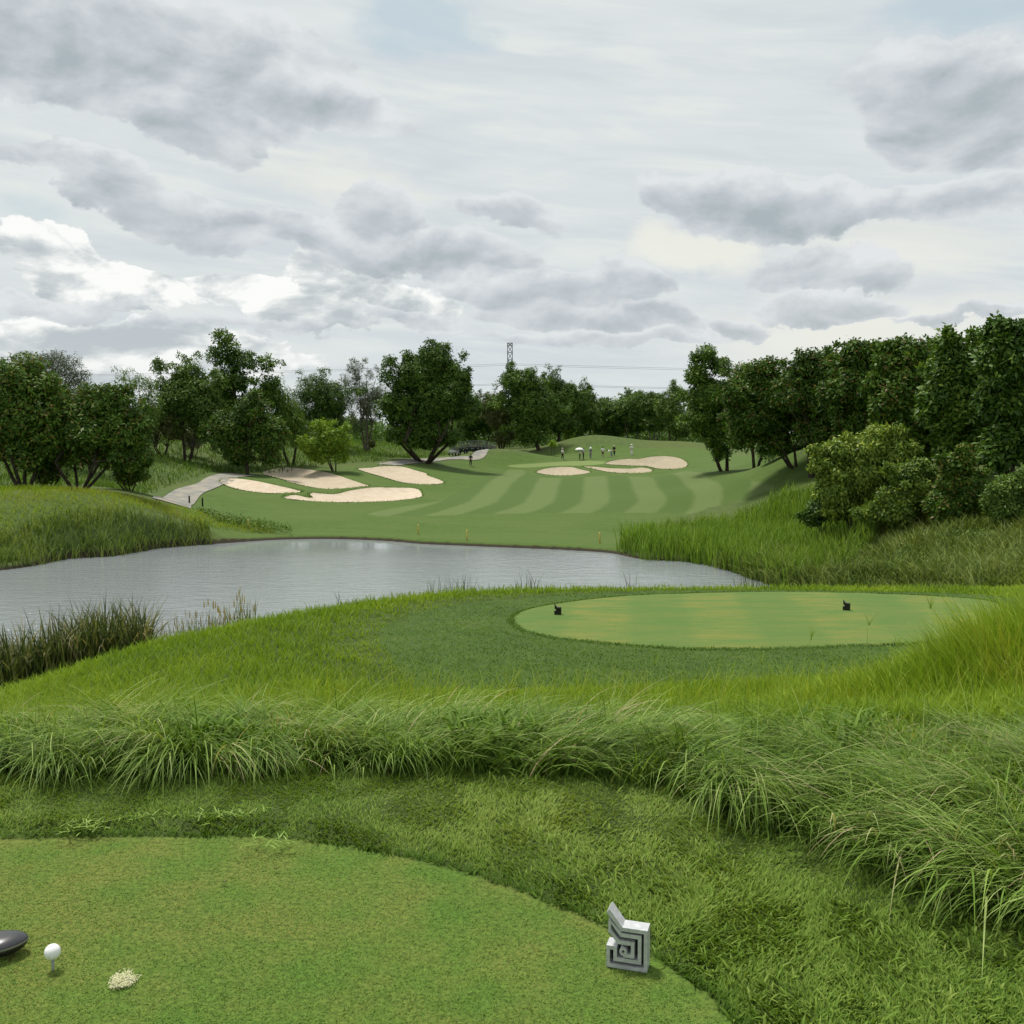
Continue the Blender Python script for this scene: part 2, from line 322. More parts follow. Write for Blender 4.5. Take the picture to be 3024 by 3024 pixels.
def hit(px, py, Hf=Hbase, d0=2.0, d1=400.0):
    """where the ray of photo pixel (px,py) first meets the ground"""
    ds = np.exp(np.linspace(math.log(d0), math.log(d1), 500)); r = ray(px, py) / ray(px, py)[1]
    x = r[0] * ds; z = CAMZ + r[2] * ds; h = Hf(x, ds); b = np.where(h > z)[0]
    if len(b) == 0: return np.array([x[-1], ds[-1], h[-1]])
    lo, hi = ds[max(b[0] - 1, 0)], ds[b[0]]
    for _ in range(3):
        dd = np.linspace(lo, hi, 12); hh = Hf(r[0] * dd, dd); zz = CAMZ + r[2] * dd; i = int(np.argmax(hh > zz)) or 11
        lo, hi = dd[i - 1], dd[i]
    d = (lo + hi) / 2; return np.array([r[0] * d, d, CAMZ + r[2] * d])
def ghit(pts, d0=30.0, n=5): return np.array([hit(px, py, Hbase, d0)[:2] for px, py in catmull(pts, n)])
BUNK = [
 ([z4(*p) for p in [(540,155),(570,143),(640,140),(760,155),(900,185),(1000,208),(1048,226),(1030,233),(900,236),(760,226),(640,205),(570,180)]], "bright cream bunker, the leftmost and smallest on the left side", .0),
 ([z4(*p) for p in [(805,105),(880,78),(960,70),(1100,82),(1250,110),(1400,160),(1480,188),(1440,197),(1380,202),(1250,208),(1120,195),(1000,168),(900,135)]], "long tan bunker in front of the small yellow tree", .12),
 ([z2(*p) for p in [(100,768),(170,760),(240,752),(330,755),(400,775),(455,790),(460,800),(510,818),(545,835),(520,845),(440,847),(330,836),(220,805)]], "tan bunker just below the bend of the path near the big tree", .08),
 ([z4(*p) for p in [(940,262),(1010,250),(1100,262),(1125,258),(1105,245),(1140,235),(1260,240),(1350,222),(1500,203),(1650,198),(1780,205),(1815,240),(1790,262),(1620,282),(1400,290),(1200,288),(1020,275)]], "long pale bunker with a notched left end, closest to the pond", .0),
 ([z2(*p) for p in [(1027,785),(1060,768),(1130,757),(1200,757),(1250,770),(1305,783),(1270,793),(1200,800),(1100,798)]], "small lens shaped bunker left of the green front", .2),
 ([z2(*p) for p in [(1270,756),(1330,755),(1400,762),(1500,765),(1570,762),(1625,775),(1600,785),(1500,788),(1400,782),(1320,768)]], "thin sliver bunker between the two others below the golfers", .2),
 ([z2(*p) for p in [(1385,740),(1430,722),(1500,714),(1560,714),(1620,703),(1700,700),(1770,712),(1808,738),(1790,760),(1720,768),(1650,768),(1590,752),(1500,748)]], "large kidney shaped bunker at the right of the green", .25)]
BP = [ghit(b[0], n=4) for b in BUNK]
def H(x, y):
    z = Hbase(x, y)
    for bp in BP:
        s = sdf(x, y, bp, 3.0); z = z - .16 * sstep(s, -.1, .5) - .35 * sstep(s, .2, 2.6) + .12 * sstep(s, -2.5, -.3) * (1 - sstep(s, -.3, .1))
    return z
def h1(x, y): return float(H(np.array([x]), np.array([y]))[0])

FAIR = ghit([z2(*p) for p in [(150,1000),(330,960),(520,930),(640,880),(730,830),(820,785),(880,768),(960,770),(1010,800),(1150,812),(1400,800),(1650,805),(1800,775),(2000,800),(2200,840),(2300,880),(2300,960),(1900,995),(1600,990),(1300,992),(1000,993),(700,998),(400,1008)]], n=3)
GREEN = ghit([z2(*p) for p in [(870,745),(1000,735),(1180,724),(1300,720),(1385,728),(1380,742),(1250,748),(1100,752),(930,757)]], n=3)
PATHC = ghit([(478, 1520), (500, 1480), (545, 1445), (600, 1424), (655, 1413), (720, 1406)][::1], n=1)
# ---------------- the ground sheet
na, rows = 560, np.concatenate([np.array([-120, -60, -30, -15, -8, -4]), np.exp(np.linspace(math.log(6.2), math.log(1600), 980)) - 8.0])
aa = np.linspace(-1.25, 1.25, na); YY = np.repeat(rows[:, None], na, 1); XX = aa[None, :] * (np.abs(YY) + 8.0)
ZZ = H(XX, YY)
ZZ = ZZ + (fnoise(XX * 2.2, YY * 2.2, 5) - .5) * .010 * (sdf(XX, YY, TEE1, 1) < -.1) * (sdf(XX, YY, TEE2, 1) < 0) * (YY < 60)
idx = np.arange(len(rows) * na).reshape(len(rows), na)
Q = np.stack([idx[:-1, :-1], idx[:-1, 1:], idx[1:, 1:], idx[1:, :-1]], -1).reshape(-1, 4)
V = np.stack([XX, YY, ZZ], -1).reshape(-1, 3)
gme = mesh_np("ground", V, Q, smooth=True)
for nm, poly, cap in (("sd_tee", TEE1, 2), ("sd_tee_far", TEE2, 3), ("sd_fringe", FRINGE, 3), ("sd_fair", FAIR, 12), ("sd_green", GREEN, 8), ("sd_pond", POND, 12)):
    at = gme.attributes.new(nm, 'FLOAT', 'POINT'); at.data.foreach_set('value', sdf(V[:, 0], V[:, 1], poly, cap).astype(np.float32))
LBANK = np.array([P(px, py, d)[:2] for px, py, d in [(-900, 1500, 50), (0, 1680, 55), (650, 1600, 68), (900, 1590, 74), (780, 1570, 80), (640, 1530, 80), (480, 1490, 77), (340, 1465, 74), (-900, 1450, 72)]])
MOWN = ghit([(640, 1580), (840, 1596), (1000, 1600), (1500, 1625), (1840, 1645), (1900, 1560), (2300, 1440), (2480, 1390), (2350, 1352), (2200, 1345), (2050, 1322), (1900, 1325), (1800, 1312), (1650, 1330), (1560, 1345), (1480, 1338), (1400, 1352), (1250, 1372), (1100, 1375), (1000, 1382), (880, 1385), (760, 1390), (650, 1412), (580, 1440), (540, 1485), (560, 1530)], n=2)
at = gme.attributes.new('sd_mown', 'FLOAT', 'POINT'); at.data.foreach_set('value', sdf(V[:, 0], V[:, 1], MOWN, 6).astype(np.float32))
gm, T, b = material("turf_ground", rough=.9, spec=.15)
pos = T.n('ShaderNodeNewGeometry').outputs['Position']
spp = T.n('ShaderNodeSeparateXYZ'); T.put(spp.inputs[0], pos); px_, py_ = spp.outputs[0], spp.outputs[1]
big = T.noise(pos, .9, 5, .6); mid = T.noise(pos, 4.0, 5, .6); fine_ = T.noise(pos, 60, 4, .65); vfine = T.noise(pos, 380, 3, .7); farn = T.noise(pos, .09, 5, .6); mft = T.noise(pos, 1.8, 6, .65)
# rough default
c = T.mix(T.ss(mid, .3, .7), (.036, .060, .012, 1), (.075, .115, .022, 1)); c = T.mix(T.ss(fine_, .35, .7, 0, .6), c, (.022, .032, .009, 1))
farrough = T.mix(T.ss(mft, .35, .65), (.05, .085, .024, 1), (.085, .125, .03, 1)); farrough = T.mix(T.ss(farn, .4, .6, 0, .5), farrough, (.09, .11, .03, 1))
c = T.mix(T.ss(py_, 28, 40), c, farrough)
# mown far turf and striped fairway
azm = R(4.6); dv = T.m('SUBTRACT', T.m('MULTIPLY', px_, math.cos(azm)), T.m('MULTIPLY', py_, math.sin(azm)))
bend = T.m('MULTIPLY', T.m('POWER', T.m('MAXIMUM', T.m('SUBTRACT', 98.0, py_), 0.0), 1.5), .075)
wob = T.m('MULTIPLY', T.m('SUBTRACT', T.noise(pos, .12, 2), .5), .5)
ph = T.m('ADD', T.m('ADD', dv, bend), T.m('ADD', wob, 0.9))
stripe = T.m('SINE', T.m('MULTIPLY', ph, 2 * math.pi / 5.6))
mow = T.mix(T.ss(mft, .3, .7), (.054, .100, .018, 1), (.074, .124, .022, 1)); mow = T.mix(T.ss(farn, .35, .65, 0, .6), mow, (.080, .122, .028, 1))
fst = T.noise(T.vm('MULTIPLY', pos, (.25, 1.2, 1)), .8, 5, .6); mow = T.mix(T.ss(fst, .45, .75, 0, .45), mow, (.105, .14, .05, 1))
sF = T.attr('sd_fair'); mown = T.mix(T.ss(T.m('ADD', stripe, T.m('MULTIPLY', T.m('SUBTRACT', mft, .5), .9)), -.4, .4), (.062, .108, .022, 1), (.104, .150, .046, 1))
mown = T.mix(T.ss(mft, .3, .75, 0, .35), mown, (.09, .12, .035, 1))
cm = T.mix(T.ss(T.m('ADD', sF, T.m('MULTIPLY', T.m('SUBTRACT', mft, .5), .8)), -.35, .25), mow, mown)
cm = T.mix(T.ss(T.attr('sd_green'), -.2, .3), cm, (.150, .20, .065, 1))
c = T.mix(T.ss(T.attr('sd_mown'), -.4, .3), c, cm)
# fringe and tees
fr = T.mix(T.ss(mid, .3, .7), (.042, .082, .014, 1), (.064, .112, .018, 1)); fr = T.mix(T.ss(fine_, .4, .65, 0, .55), fr, (.03, .055, .016, 1)); fr = T.mix(T.ss(big, .5, .75, 0, .4), fr, (.09, .11, .030, 1))
c = T.mix(T.ss(T.m('ADD', T.attr('sd_fringe'), T.m('MULTIPLY', T.m('SUBTRACT', mid, .5), 1.2)), -.25, .2), c, fr)
strm = T.noise(T.vm('MULTIPLY', pos, (.35, 1.5, 1)), 3.2, 6, .7)
t2 = T.mix(T.ss(strm, .34, .68), (.082, .150, .032, 1), (.158, .172, .038, 1)); t2 = T.mix(T.ss(T.noise(pos, 25, 4, .65), .4, .7, 0, .35), t2, (.13, .19, .06, 1))
lane = T.m('SINE', T.m('MULTIPLY', T.m('ADD', px_, T.m('MULTIPLY', py_, -.12)), 2 * math.pi / 1.9)); t2 = T.mix(T.ss(lane, -.5, .5, 0, .5), t2, (.074, .140, .032, 1))
c = T.mix(T.ss(T.m('ADD', T.attr('sd_tee_far'), T.m('MULTIPLY', T.m('SUBTRACT', T.noise(pos, 9, 4, .7), .5), .30)), -.04, .05), c, t2)
t1 = T.mix(T.ss(T.m('ADD', T.m('MULTIPLY', big, .5), T.m('MULTIPLY', mid, .5)), .40, .60), (.085, .165, .022, 1), (.15, .175, .036, 1)); t1 = T.mix(T.ss(fine_, .38, .68, 0, .7), t1, (.030, .050, .010, 1))
c = T.mix(T.ss(T.attr('sd_tee'), -.03, .01), c, t1)
mud = T.ss(T.attr('sd_pond'), -.42, -.12); c = T.mix(mud, c, (.03, .026, .014, 1))
T.put(b.inputs['Base Color'], c)
bh = T.m('ADD', T.m('MULTIPLY', fine_, .5), T.m('MULTIPLY', mft, 1.0)); T.put(b.inputs['Normal'], T.bump(bh, .35, .03))
ground = link("ground", gme, gm); tag(ground, kind='structure')
print("verts", len(V))

# ---------------- pond
wm, T, b = material("pond_water", (.25, .275, .29, 1), .05, 0, .5); b.inputs['IOR'].default_value = 1.5; b.inputs['Specular IOR Level'].default_value = .9
pos = T.n('ShaderNodeNewGeometry').outputs['Position']
w1 = T.noise(T.vm('MULTIPLY', pos, (.5, 1.5, 1)), 1.9, 5, .62, .5); w2 = T.noise(T.vm('MULTIPLY', pos, (.5, 1.3, 1)), .8, 3, .5, .5)
sw = T.n('ShaderNodeSeparateXYZ'); T.put(sw.inputs[0], pos)
calm = T.m('MULTIPLY', T.ss(sw.outputs[1], 71, 63, .12, 1.0), T.ss(sw.outputs[1], 28, 56, 1.9, .75))
T.put(b.inputs['Normal'], T.bump(T.m('MULTIPLY', T.m('ADD', w1, T.m('MULTIPLY', w2, .6)), calm), .9, .07))
bm = bmesh.new(); bmesh.ops.create_grid(bm, x_segments=2, y_segments=2, size=1)
for v in bm.verts: v.co = Vector((v.co.x * 65 - 30, 53 + v.co.y * 32, ZW))
tag(link("pond_water", bm_mesh(bm, "water"), wm), kind='structure')

# ---------------- sand bunkers
from mathutils.geometry import delaunay_2d_cdt
def sheet(poly, step, zf, lift):
    poly = np.asarray(poly)[:, :2]; lo, hi = poly.min(0), poly.max(0)
    gx, gy = np.meshgrid(np.arange(lo[0], hi[0], step), np.arange(lo[1], hi[1], step)); s = sdf(gx, gy, poly, 1.0) > step * .45
    pts = [Vector(p) for p in poly] + [Vector((a, b_)) for a, b_ in zip(gx[s], gy[s])]
    n = len(poly); vo, ed, fa, *_ = delaunay_2d_cdt(pts, [(i, (i + 1) % n) for i in range(n)], [list(range(n))], 1, 1e-5)
    vv = np.array([[v.x, v.y] for v in vo]); z = zf(vv[:, 0], vv[:, 1]) + lift
    me = bpy.data.meshes.new("sheet"); me.from_pydata([(a[0], a[1], c_) for a, c_ in zip(vv, z)], [], [list(f) for f in fa])
    for p in me.polygons: p.use_smooth = True
    return me
def sand(name, tint):
    m, T, b = material(name, rough=.95, spec=.1); pos = T.n('ShaderNodeNewGeometry').outputs['Position']
    k = T.noise(pos, 1.2, 5, .6); s_ = T.noise(pos, 3.0, 3, .5)
    hi = (.54 - .72 * tint, .465 - .60 * tint, .365 - .55 * tint, 1); lo = (.47 - .66 * tint, .385 - .5 * tint, .285 - .42 * tint, 1)
    cc = T.mix(T.ss(k, .3, .7), lo, hi); cc = T.mix(T.ss(s_, .68, .78, 0, min(1, .05 + tint * 1.6)), cc, (.24, .20, .13, 1))
    T.put(b.inputs['Base Color'], cc); T.put(b.inputs['Normal'], T.bump(T.noise(pos, 2.2, 5, .7), .4, .06)); return m
for (pts, lab, tint), bp in zip(BUNK, BP):
    o = link("sand_bunker", sheet(bp, .5, H, .075), sand("bunker_sand", tint)); tag(o, lab, "bunker", "sand bunkers along the fairway")
# ---------------- cart path
def strip(cpts, wl, wr, lift, seg=6):
    c_ = catmull(cpts, seg, closed=False); t = np.gradient(c_, axis=0); t /= np.linalg.norm(t, axis=1)[:, None]; nrm = np.stack([t[:, 1], -t[:, 0]], 1)
    n = len(c_); wl = np.interp(np.linspace(0, 1, n), np.linspace(0, 1, len(wl)), wl); wr = np.interp(np.linspace(0, 1, n), np.linspace(0, 1, len(wr)), wr); V = []; K = 7
    for i in range(n):
        for k in range(K):
            f = k / (K - 1); p = c_[i] + nrm[i] * (-wl[i] * (1 - f) + wr[i] * f); V.append((p[0], p[1], 0))
    V = np.array(V); V[:, 2] = H(V[:, 0], V[:, 1]) + lift
    q = [(i * K + k, i * K + k + 1, (i + 1) * K + k + 1, (i + 1) * K + k) for i in range(n - 1) for k in range(K - 1)]
    return V, np.array(q)
pm, T, b = material("path_concrete", rough=.85, spec=.25); pos = T.n('ShaderNodeNewGeometry').outputs['Position']
T.put(b.inputs['Base Color'], T.mix(T.ss(T.noise(pos, .5, 5, .6), .35, .65), (.17, .175, .165, 1), (.29, .265, .215, 1)))
PL1 = np.array([P(px, py, d)[:2] for px, py, d in [(508, 1500, 79), (515, 1488, 84), (534, 1468, 90), (566, 1446, 96), (612, 1430, 101), (655, 1418, 106), (720, 1408, 112)]])
V_, q_ = strip(PL1, [1.45] * 5, [1.45] * 5, .07)
PL2 = np.array([hit(px, py, Hbase, 30)[:2] for px, py in [(1140, 1375), (1175, 1368), (1225, 1362), (1290, 1357), (1350, 1353), (1410, 1349)]] + [P(1440, 1345, 156)[:2], P(1490, 1340, 161)[:2], P(1560, 1340, 168)[:2]])
V2, q2 = strip(PL2, [1.3, 1.3, 1.0, .6], [1.3, 1.3, 1.0, .6], .07)
tag(link("cart_path", mesh_np("path", np.vstack([V_, V2]), np.vstack([q_, q2 + len(V_)]), smooth=True), pm), kind='structure')
# =====================================================================  grass and reeds
def leafmat(name, stops, rough=.6, trans=.32, spec=.12, varnoise=0.0, nscale=.5):
    m = bpy.data.materials.new(name); m.use_nodes = True; t = m.node_tree; T = NT(t); b = t.nodes['Principled BSDF']
    v = T.attr('var')
    if varnoise:
        pos = T.n('ShaderNodeNewGeometry').outputs['Position']
        v = T.m('ADD', v, T.m('MULTIPLY', T.m('SUBTRACT', T.noise(pos, nscale, 6, .6), .5), varnoise), clamp=True)
    c = T.ramp(v, stops); T.put(b.inputs['Base Color'], c); b.inputs['Roughness'].default_value = rough; b.inputs['Specular IOR Level'].default_value = spec
    tr = T.n('ShaderNodeBsdfTranslucent'); T.put(tr.inputs[0], T.mix(1.0, c, (1.0, 1.0, .45, 1), 'MULTIPLY'))
    mx = T.n('ShaderNodeMixShader'); mx.inputs[0].default_value = trans
    t.links.new(b.outputs[0], mx.inputs[1]); t.links.new(tr.outputs[0], mx.inputs[2])
    t.links.new(mx.outputs[0], t.nodes['Material Output'].inputs[0]); return m
rng = np.random.default_rng(7)
def blades(XY, h, w, az, t0, t1, seg, var, z=None, twist=.5, bend=1.0, zo=.004):
    """grass blades: root XY (n,2), length h, width w, heading az, tilt from vertical t0 (root) to t1 (tip)"""
    n = len(XY); A = lambda v: np.broadcast_to(np.asarray(v, float), (n,)).copy()
    h, w, az, t0, t1, var = map(A, (h, w, az, t0, t1, var))
    z = H(XY[:, 0], XY[:, 1]) - zo if z is None else z
    p = np.stack([XY[:, 0], XY[:, 1], z], 1); hd = np.stack([np.cos(az), np.sin(az), np.zeros(n)], 1)
    sa = az + math.pi / 2 + rng.normal(0, twist, n); sd_ = np.stack([np.cos(sa), np.sin(sa), np.zeros(n)], 1)
    rowsV = []
    for i in range(seg + 1):
        f = i / seg; ww = w * (1 - f ** 2.2) * .5 * (.75 + .25 * min(1, f * 4)) + w * .02
        rowsV += [p - sd_ * ww[:, None], p + sd_ * ww[:, None]]
        if i < seg:
            tl = t0 + (t1 - t0) * ((i + .5) / seg) ** bend
            p = p + (hd * np.sin(tl)[:, None] + np.array([0, 0, 1.0]) * np.cos(tl)[:, None]) * (h / seg)[:, None]
    V = np.stack(rowsV, 1).reshape(-1, 3); k = 2 * (seg + 1); b0 = (np.arange(n) * k)[:, None]
    q = np.array([[2 * i, 2 * i + 1, 2 * i + 3, 2 * i + 2] for i in range(seg)])
    Q = (b0[:, :, None] + q[None]).reshape(-1, 4)
    return V, Q, np.repeat(var, seg)
def join(parts):
    V, Q, S, o = [], [], [], 0
    for v, q, s in parts: V.append(v); Q.append(q + o); S.append(s); o += len(v)
    return np.vstack(V), np.vstack(Q), np.concatenate(S)
def stuff(name, parts, mat, label):
    V, Q, S = join(parts); print(name, len(Q)); return tag(link(name, mesh_np(name, V, Q, S), mat), label, kind='stuff')
def fan(n, d0, d1, a0=-.60, a1=.60, pw=1.0):
    """points spread evenly in view angle; pw 1 = log distance"""
    d = np.exp(rng.uniform(math.log(d0), math.log(d1), n)); return np.stack([rng.uniform(a0, a1, n) * d, d], 1)
def keep(XY, m): return XY[m]
S_ = lambda XY, poly, cap=3.0: sdf(XY[:, 0], XY[:, 1], poly, cap)
def inz(n, poly):
    poly = np.asarray(poly)[:, :2]; lo, hi = poly.min(0), poly.max(0); XY = rng.uniform(lo, hi, (n, 2)); return XY[S_(XY, poly, 1.0) > 0]
G_fresh = [(0, (.050, .100, .013, 1)), (.35, (.100, .185, .022, 1)), (.65, (.165, .265, .036, 1)), (.88, (.26, .34, .07, 1)), (1, (.30, .27, .12, 1))]
G_bright = [(0, (.105, .190, .018, 1)), (.4, (.205, .320, .024, 1)), (.75, (.31, .39, .035, 1)), (.93, (.27, .27, .05, 1)), (1, (.36, .30, .15, 1))]
G_tall = [(0, (.065, .125, .015, 1)), (.35, (.145, .250, .034, 1)), (.65, (.25, .37, .075, 1)), (.86, (.37, .45, .15, 1)), (1, (.46, .38, .22, 1))]
G_reed = [(0, (.030, .045, .016, 1)), (.3, (.070, .105, .028, 1)), (.6, (.14, .17, .055, 1)), (.8, (.27, .25, .11, 1)), (1, (.42, .34, .20, 1))]
G_turf = [(0, (.120, .215, .040, 1)), (.38, (.195, .320, .062, 1)), (.68, (.285, .350, .080, 1)), (1, (.45, .42, .18, 1))]
mt_turf = leafmat("turf_blade", G_turf, varnoise=1.0, nscale=1.8); mt_fresh = leafmat("lawn_blade", G_fresh, varnoise=.5, nscale=.9)
mt_bright = leafmat("meadow_blade", G_bright, varnoise=.55, nscale=.7, trans=.35); mt_tall = leafmat("tall_grass_blade", G_tall, varnoise=.35, nscale=1.2, rough=.45); mt_reed = leafmat("reed_blade", G_reed, rough=.5)
U = lambda n: rng.uniform(0, 1, n)
mt_mound = leafmat('mound_blade', [(0, (.10, .20, .018, 1)), (.4, (.21, .34, .030, 1)), (.75, (.33, .44, .046, 1)), (.92, (.43, .45, .07, 1)), (1, (.48, .42, .18, 1))], varnoise=.5, nscale=.9, trans=.14)
# polygons of the near zones
low_edge = [onplane(px, py - 42 - 55 * min(1, max(0, (px - 1400) / 900)), 0) for px, py in [(-700, 2335), (0, 2330), (350, 2350), (700, 2325), (1000, 2318), (1300, 2325), (1500, 2345), (1750, 2380), (2000, 2425), (2150, 2505), (2300, 2580), (2500, 2630), (2650, 2715), (2850, 2780), (3100, 2870), (3500, 2980)]]
TALL = np.array(low_edge + [(5, 3), (6, 4.6), (4.2, 4.9), (3.2, 5.0), (2.2, 5.1), (1.2, 5.3), (0, 5.6), (-2, 6.0), (-4, 6.3), (-7, 6.6)])
MOUND = catmull([(1.3, 6.6), (2.1, 8.0), (3.6, 10), (4.9, 12.2), (6.6, 13.6), (10, 14), (12, 9), (9, 5.5), (4.6, 5.8), (2.6, 6.3)], 4)
# close mown turf of the near tee
XY = fan(420000, 1.25, 3.9, -.62, .62); XY = XY[S_(XY, TEE1, 2) > .015]; n = len(XY)
tuft = fnoise(XY[:, 0] * 28, XY[:, 1] * 28, 3, 2)
stuff("short_turf", [blades(XY, .008 + .009 * U(n), .0030, U(n) * 6.28, .35 + .5 * U(n), .9 + .7 * U(n), 2, np.clip(.15 + .5 * U(n) * tuft * 1.6, 0, 1), bend=1.0)], mt_turf, "closely mown patchy yellow-green turf of the nearest tee")
# collar round the tee
def collar_mask(XY): return (S_(XY, TEE1, 2) < -.005) & (S_(XY, TALL, 2) < 1.3)
XY = fan(300000, 1.5, 5.2, -.66, .66); XY = XY[collar_mask(XY)]; n = len(XY); e = -S_(XY, TEE1, 2)
pat = fnoise(XY[:, 0] * 1.4, XY[:, 1] * 1.4, 9, 3); fl = fnoise(XY[:, 0] * 9, XY[:, 1] * 9, 19, 2)
hh = (.014 + .014 * U(n)) * (.75 + .6 * fl) * (1 + .4 * sstep(pat, .5, .7)) * (1 + .8 * np.exp(-e * 18)); az_ = fnoise(XY[:, 0] * 3, XY[:, 1] * 3, 33, 2) * 14 + rng.normal(0, .9, n)
lit = np.exp(-(((XY[:, 0] - .35) / .75) ** 2 + ((XY[:, 1] - 3.6) / .35) ** 2)) * .5  # oval patch of light put into the blade colour
p1 = blades(XY, hh, .0035 + .0025 * U(n), az_, .1 + .5 * U(n), .8 + .9 * U(n), 3, np.clip((.30 + .48 * U(n) + .5 * (pat - .45) + lit) * (.35 + .65 * sstep(e, .0, .05)), 0, .84))  # blade colour also drops at the tee edge as painted shade
XY = fan(11000, 1.6, 4.6, -.3, .66); XY = XY[collar_mask(XY)]; pk = fnoise(XY[:, 0] * 2.2, XY[:, 1] * 2.2, 71, 3); ee = -S_(XY, TEE1, 2); XY = XY[(pk + .25 * np.exp(-ee * 4) > .53) & (XY[:, 0] > -.2)]; n = len(XY)
p2 = blades(XY, .028 + .028 * U(n), .006 + .004 * U(n), U(n) * 6.28, .2 + .6 * U(n), 1.0 + .8 * U(n), 4, .45 + .40 * U(n))
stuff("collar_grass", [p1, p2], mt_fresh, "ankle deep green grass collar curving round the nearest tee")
# tall arching grass: tufts that fall over in their own direction
def tufts(cen, per, L, Lr, az0, azs, w, seg, v0, v1, spread=.10, t0=(.1, .5), t1=(1.3, 2.2)):
    m = len(cen); c = np.repeat(cen, per, 0); n = len(c); XY = c + rng.normal(0, spread, (n, 2))
    ca = np.repeat(az0 + rng.normal(0, azs, m), per) + rng.normal(0, .32, n); cl = np.repeat(L * (1 + rng.uniform(-Lr, Lr, m)), per) * (.55 + .55 * U(n))
    ct = np.repeat(rng.uniform(t1[0], t1[1], m), per) + rng.normal(0, .25, n); cv = np.repeat(rng.uniform(-.26, .20, m), per)
    return blades(XY, cl, w * (.7 + .6 * U(n)), ca, t0[0] + (t0[1] - t0[0]) * U(n), ct, seg, np.clip(v0 + (v1 - v0) * U(n) ** 1.3 + cv, 0, 1), bend=.85)
cen = fan(2300, 2.5, 7.0, -.68, .68); cen = cen[S_(cen, TALL, 2) > 0]; m = len(cen)
fieldn = fnoise(cen[:, 0] * .55, cen[:, 1] * .55, 41, 2); right = sstep(cen[:, 0], .2, 1.6)
az0 = (-.35 - 1.3 * sstep(fieldn, .35, .65)) * (1 - right) + (-2.75 + 1.2 * sstep(fieldn, .35, .7)) * right
Lz = (.29 + .22 * fnoise(cen[:, 0] * 1.1, cen[:, 1] * 1.1, 55, 2) - .03 * right) * (1 - .35 * sstep(cen[:, 1], 4.3, 5.2) * sstep(cen[:, 0], 0, 1.5)) * (1 - .25 * sstep(cen[:, 1], 5.2, 6.3))
pt = tufts(cen, 52, Lz, .45, az0, .8, .0060, 7, .02, .86, spread=.055, t1=(1.5, 2.5))
cen2 = fan(260, 2.6, 6.6, -.66, .66); cen2 = cen2[S_(cen2, TALL, 2) > .15]       # dry bleached tufts
pt2 = tufts(cen2, 16, np.full(len(cen2), .46), .3, np.where(cen2[:, 0] > .8, -2.6, -.5), .7, .0042, 7, .72, 1.0, spread=.12, t1=(1.5, 2.3))
cen3 = fan(230, 3.0, 6.8, -.66, .66); cen3 = cen3[(S_(cen3, TALL, 2) > .25)]     # stalks standing up
pt3 = blades(np.repeat(cen3, 7, 0) + rng.normal(0, .06, (len(cen3) * 7, 2)), .24 + .22 * U(len(cen3) * 7), .004, U(len(cen3) * 7) * 6.28, .05, .5 + .7 * U(len(cen3) * 7), 6, .25 + .6 * U(len(cen3) * 7))
XY = fan(26000, 2.5, 7.0, -.68, .68); XY = XY[S_(XY, TALL, 2) > -.05]; n = len(XY)   # undergrowth
pt4 = blades(XY, .10 + .14 * U(n), .005, U(n) * 6.28, .2 + .5 * U(n), .8 + U(n), 3, .02 + .4 * U(n))
stuff("tall_grass", [pt, pt2, pt3, pt4], mt_tall, "long arching grass tumbling down the bank beyond the nearest tee")
# bright meadow grass on the slope down to the lower tee and along the pond bank
XY = fan(150000, 5.6, 24, -.62, .62); sf = S_(XY, FRINGE, 3); ok = (S_(XY, TALL, 1) < .0) & (sf < -.02) & (S_(XY, POND, 2) < -.2); XY = XY[ok]; sf = sf[ok]; n = len(XY)
pat = fnoise(XY[:, 0] * .7, XY[:, 1] * .7, 61, 3); pf = fnoise(XY[:, 0] * 4, XY[:, 1] * 4, 62, 2); edge_low = .35 + .65 * sstep(-sf, 0, 1.3)
hh = (.10 + .13 * U(n)) * (.55 + .8 * pf) * edge_low
stuff("meadow_grass", [blades(XY, hh, .006 + .0006 * XY[:, 1], U(n) * 6.28, .05 + .5 * U(n), .5 + .9 * U(n), 3, np.clip(.12 + .42 * U(n) + .55 * (pat - .45), 0, 1)),
  (lambda X: blades(X, .28 + .25 * U(len(X)), .005, U(len(X)) * 6.28, .05, .4 + .8 * U(len(X)), 5, .3 + .6 * U(len(X))))((lambda X: X[(S_(X, FRINGE, 3) < -.25)])(fan(2600, 5.8, 9.5, -.6, .6)))], mt_bright, "bright yellow-green meadow grass sloping down to the pond and lower tee")
# short apron round the lower tee
XY = fan(90000, 9.5, 21, -.28, .62); XY = XY[(S_(XY, FRINGE, 3) > -.1) & (S_(XY, TEE2, 3) < -.02)]; n = len(XY); pat = fnoise(XY[:, 0] * 1.1, XY[:, 1] * 1.1, 77, 3)
stuff("apron_grass", [blades(XY, .022 + .025 * U(n), .010 + .006 * U(n), U(n) * 6.28, .2 + .5 * U(n), .8 + .8 * U(n), 2, np.clip(.22 + .40 * U(n) + .4 * (pat - .5), 0, 1))], mt_fresh, "short dark green apron grass ringing the lower tee")
e2 = catmull(TEE2, 30); e2 = np.vstack([e2] * 2); c_ = TEE2.mean(0); dr_ = e2 - c_; dr_ /= np.linalg.norm(dr_, axis=1)[:, None]; XY = e2 + dr_ * rng.uniform(-.01, .10, (len(e2), 1)) + rng.normal(0, .01, e2.shape); n = len(XY); gp = fnoise(XY[:, 0] * 3, XY[:, 1] * 3, 5, 3)
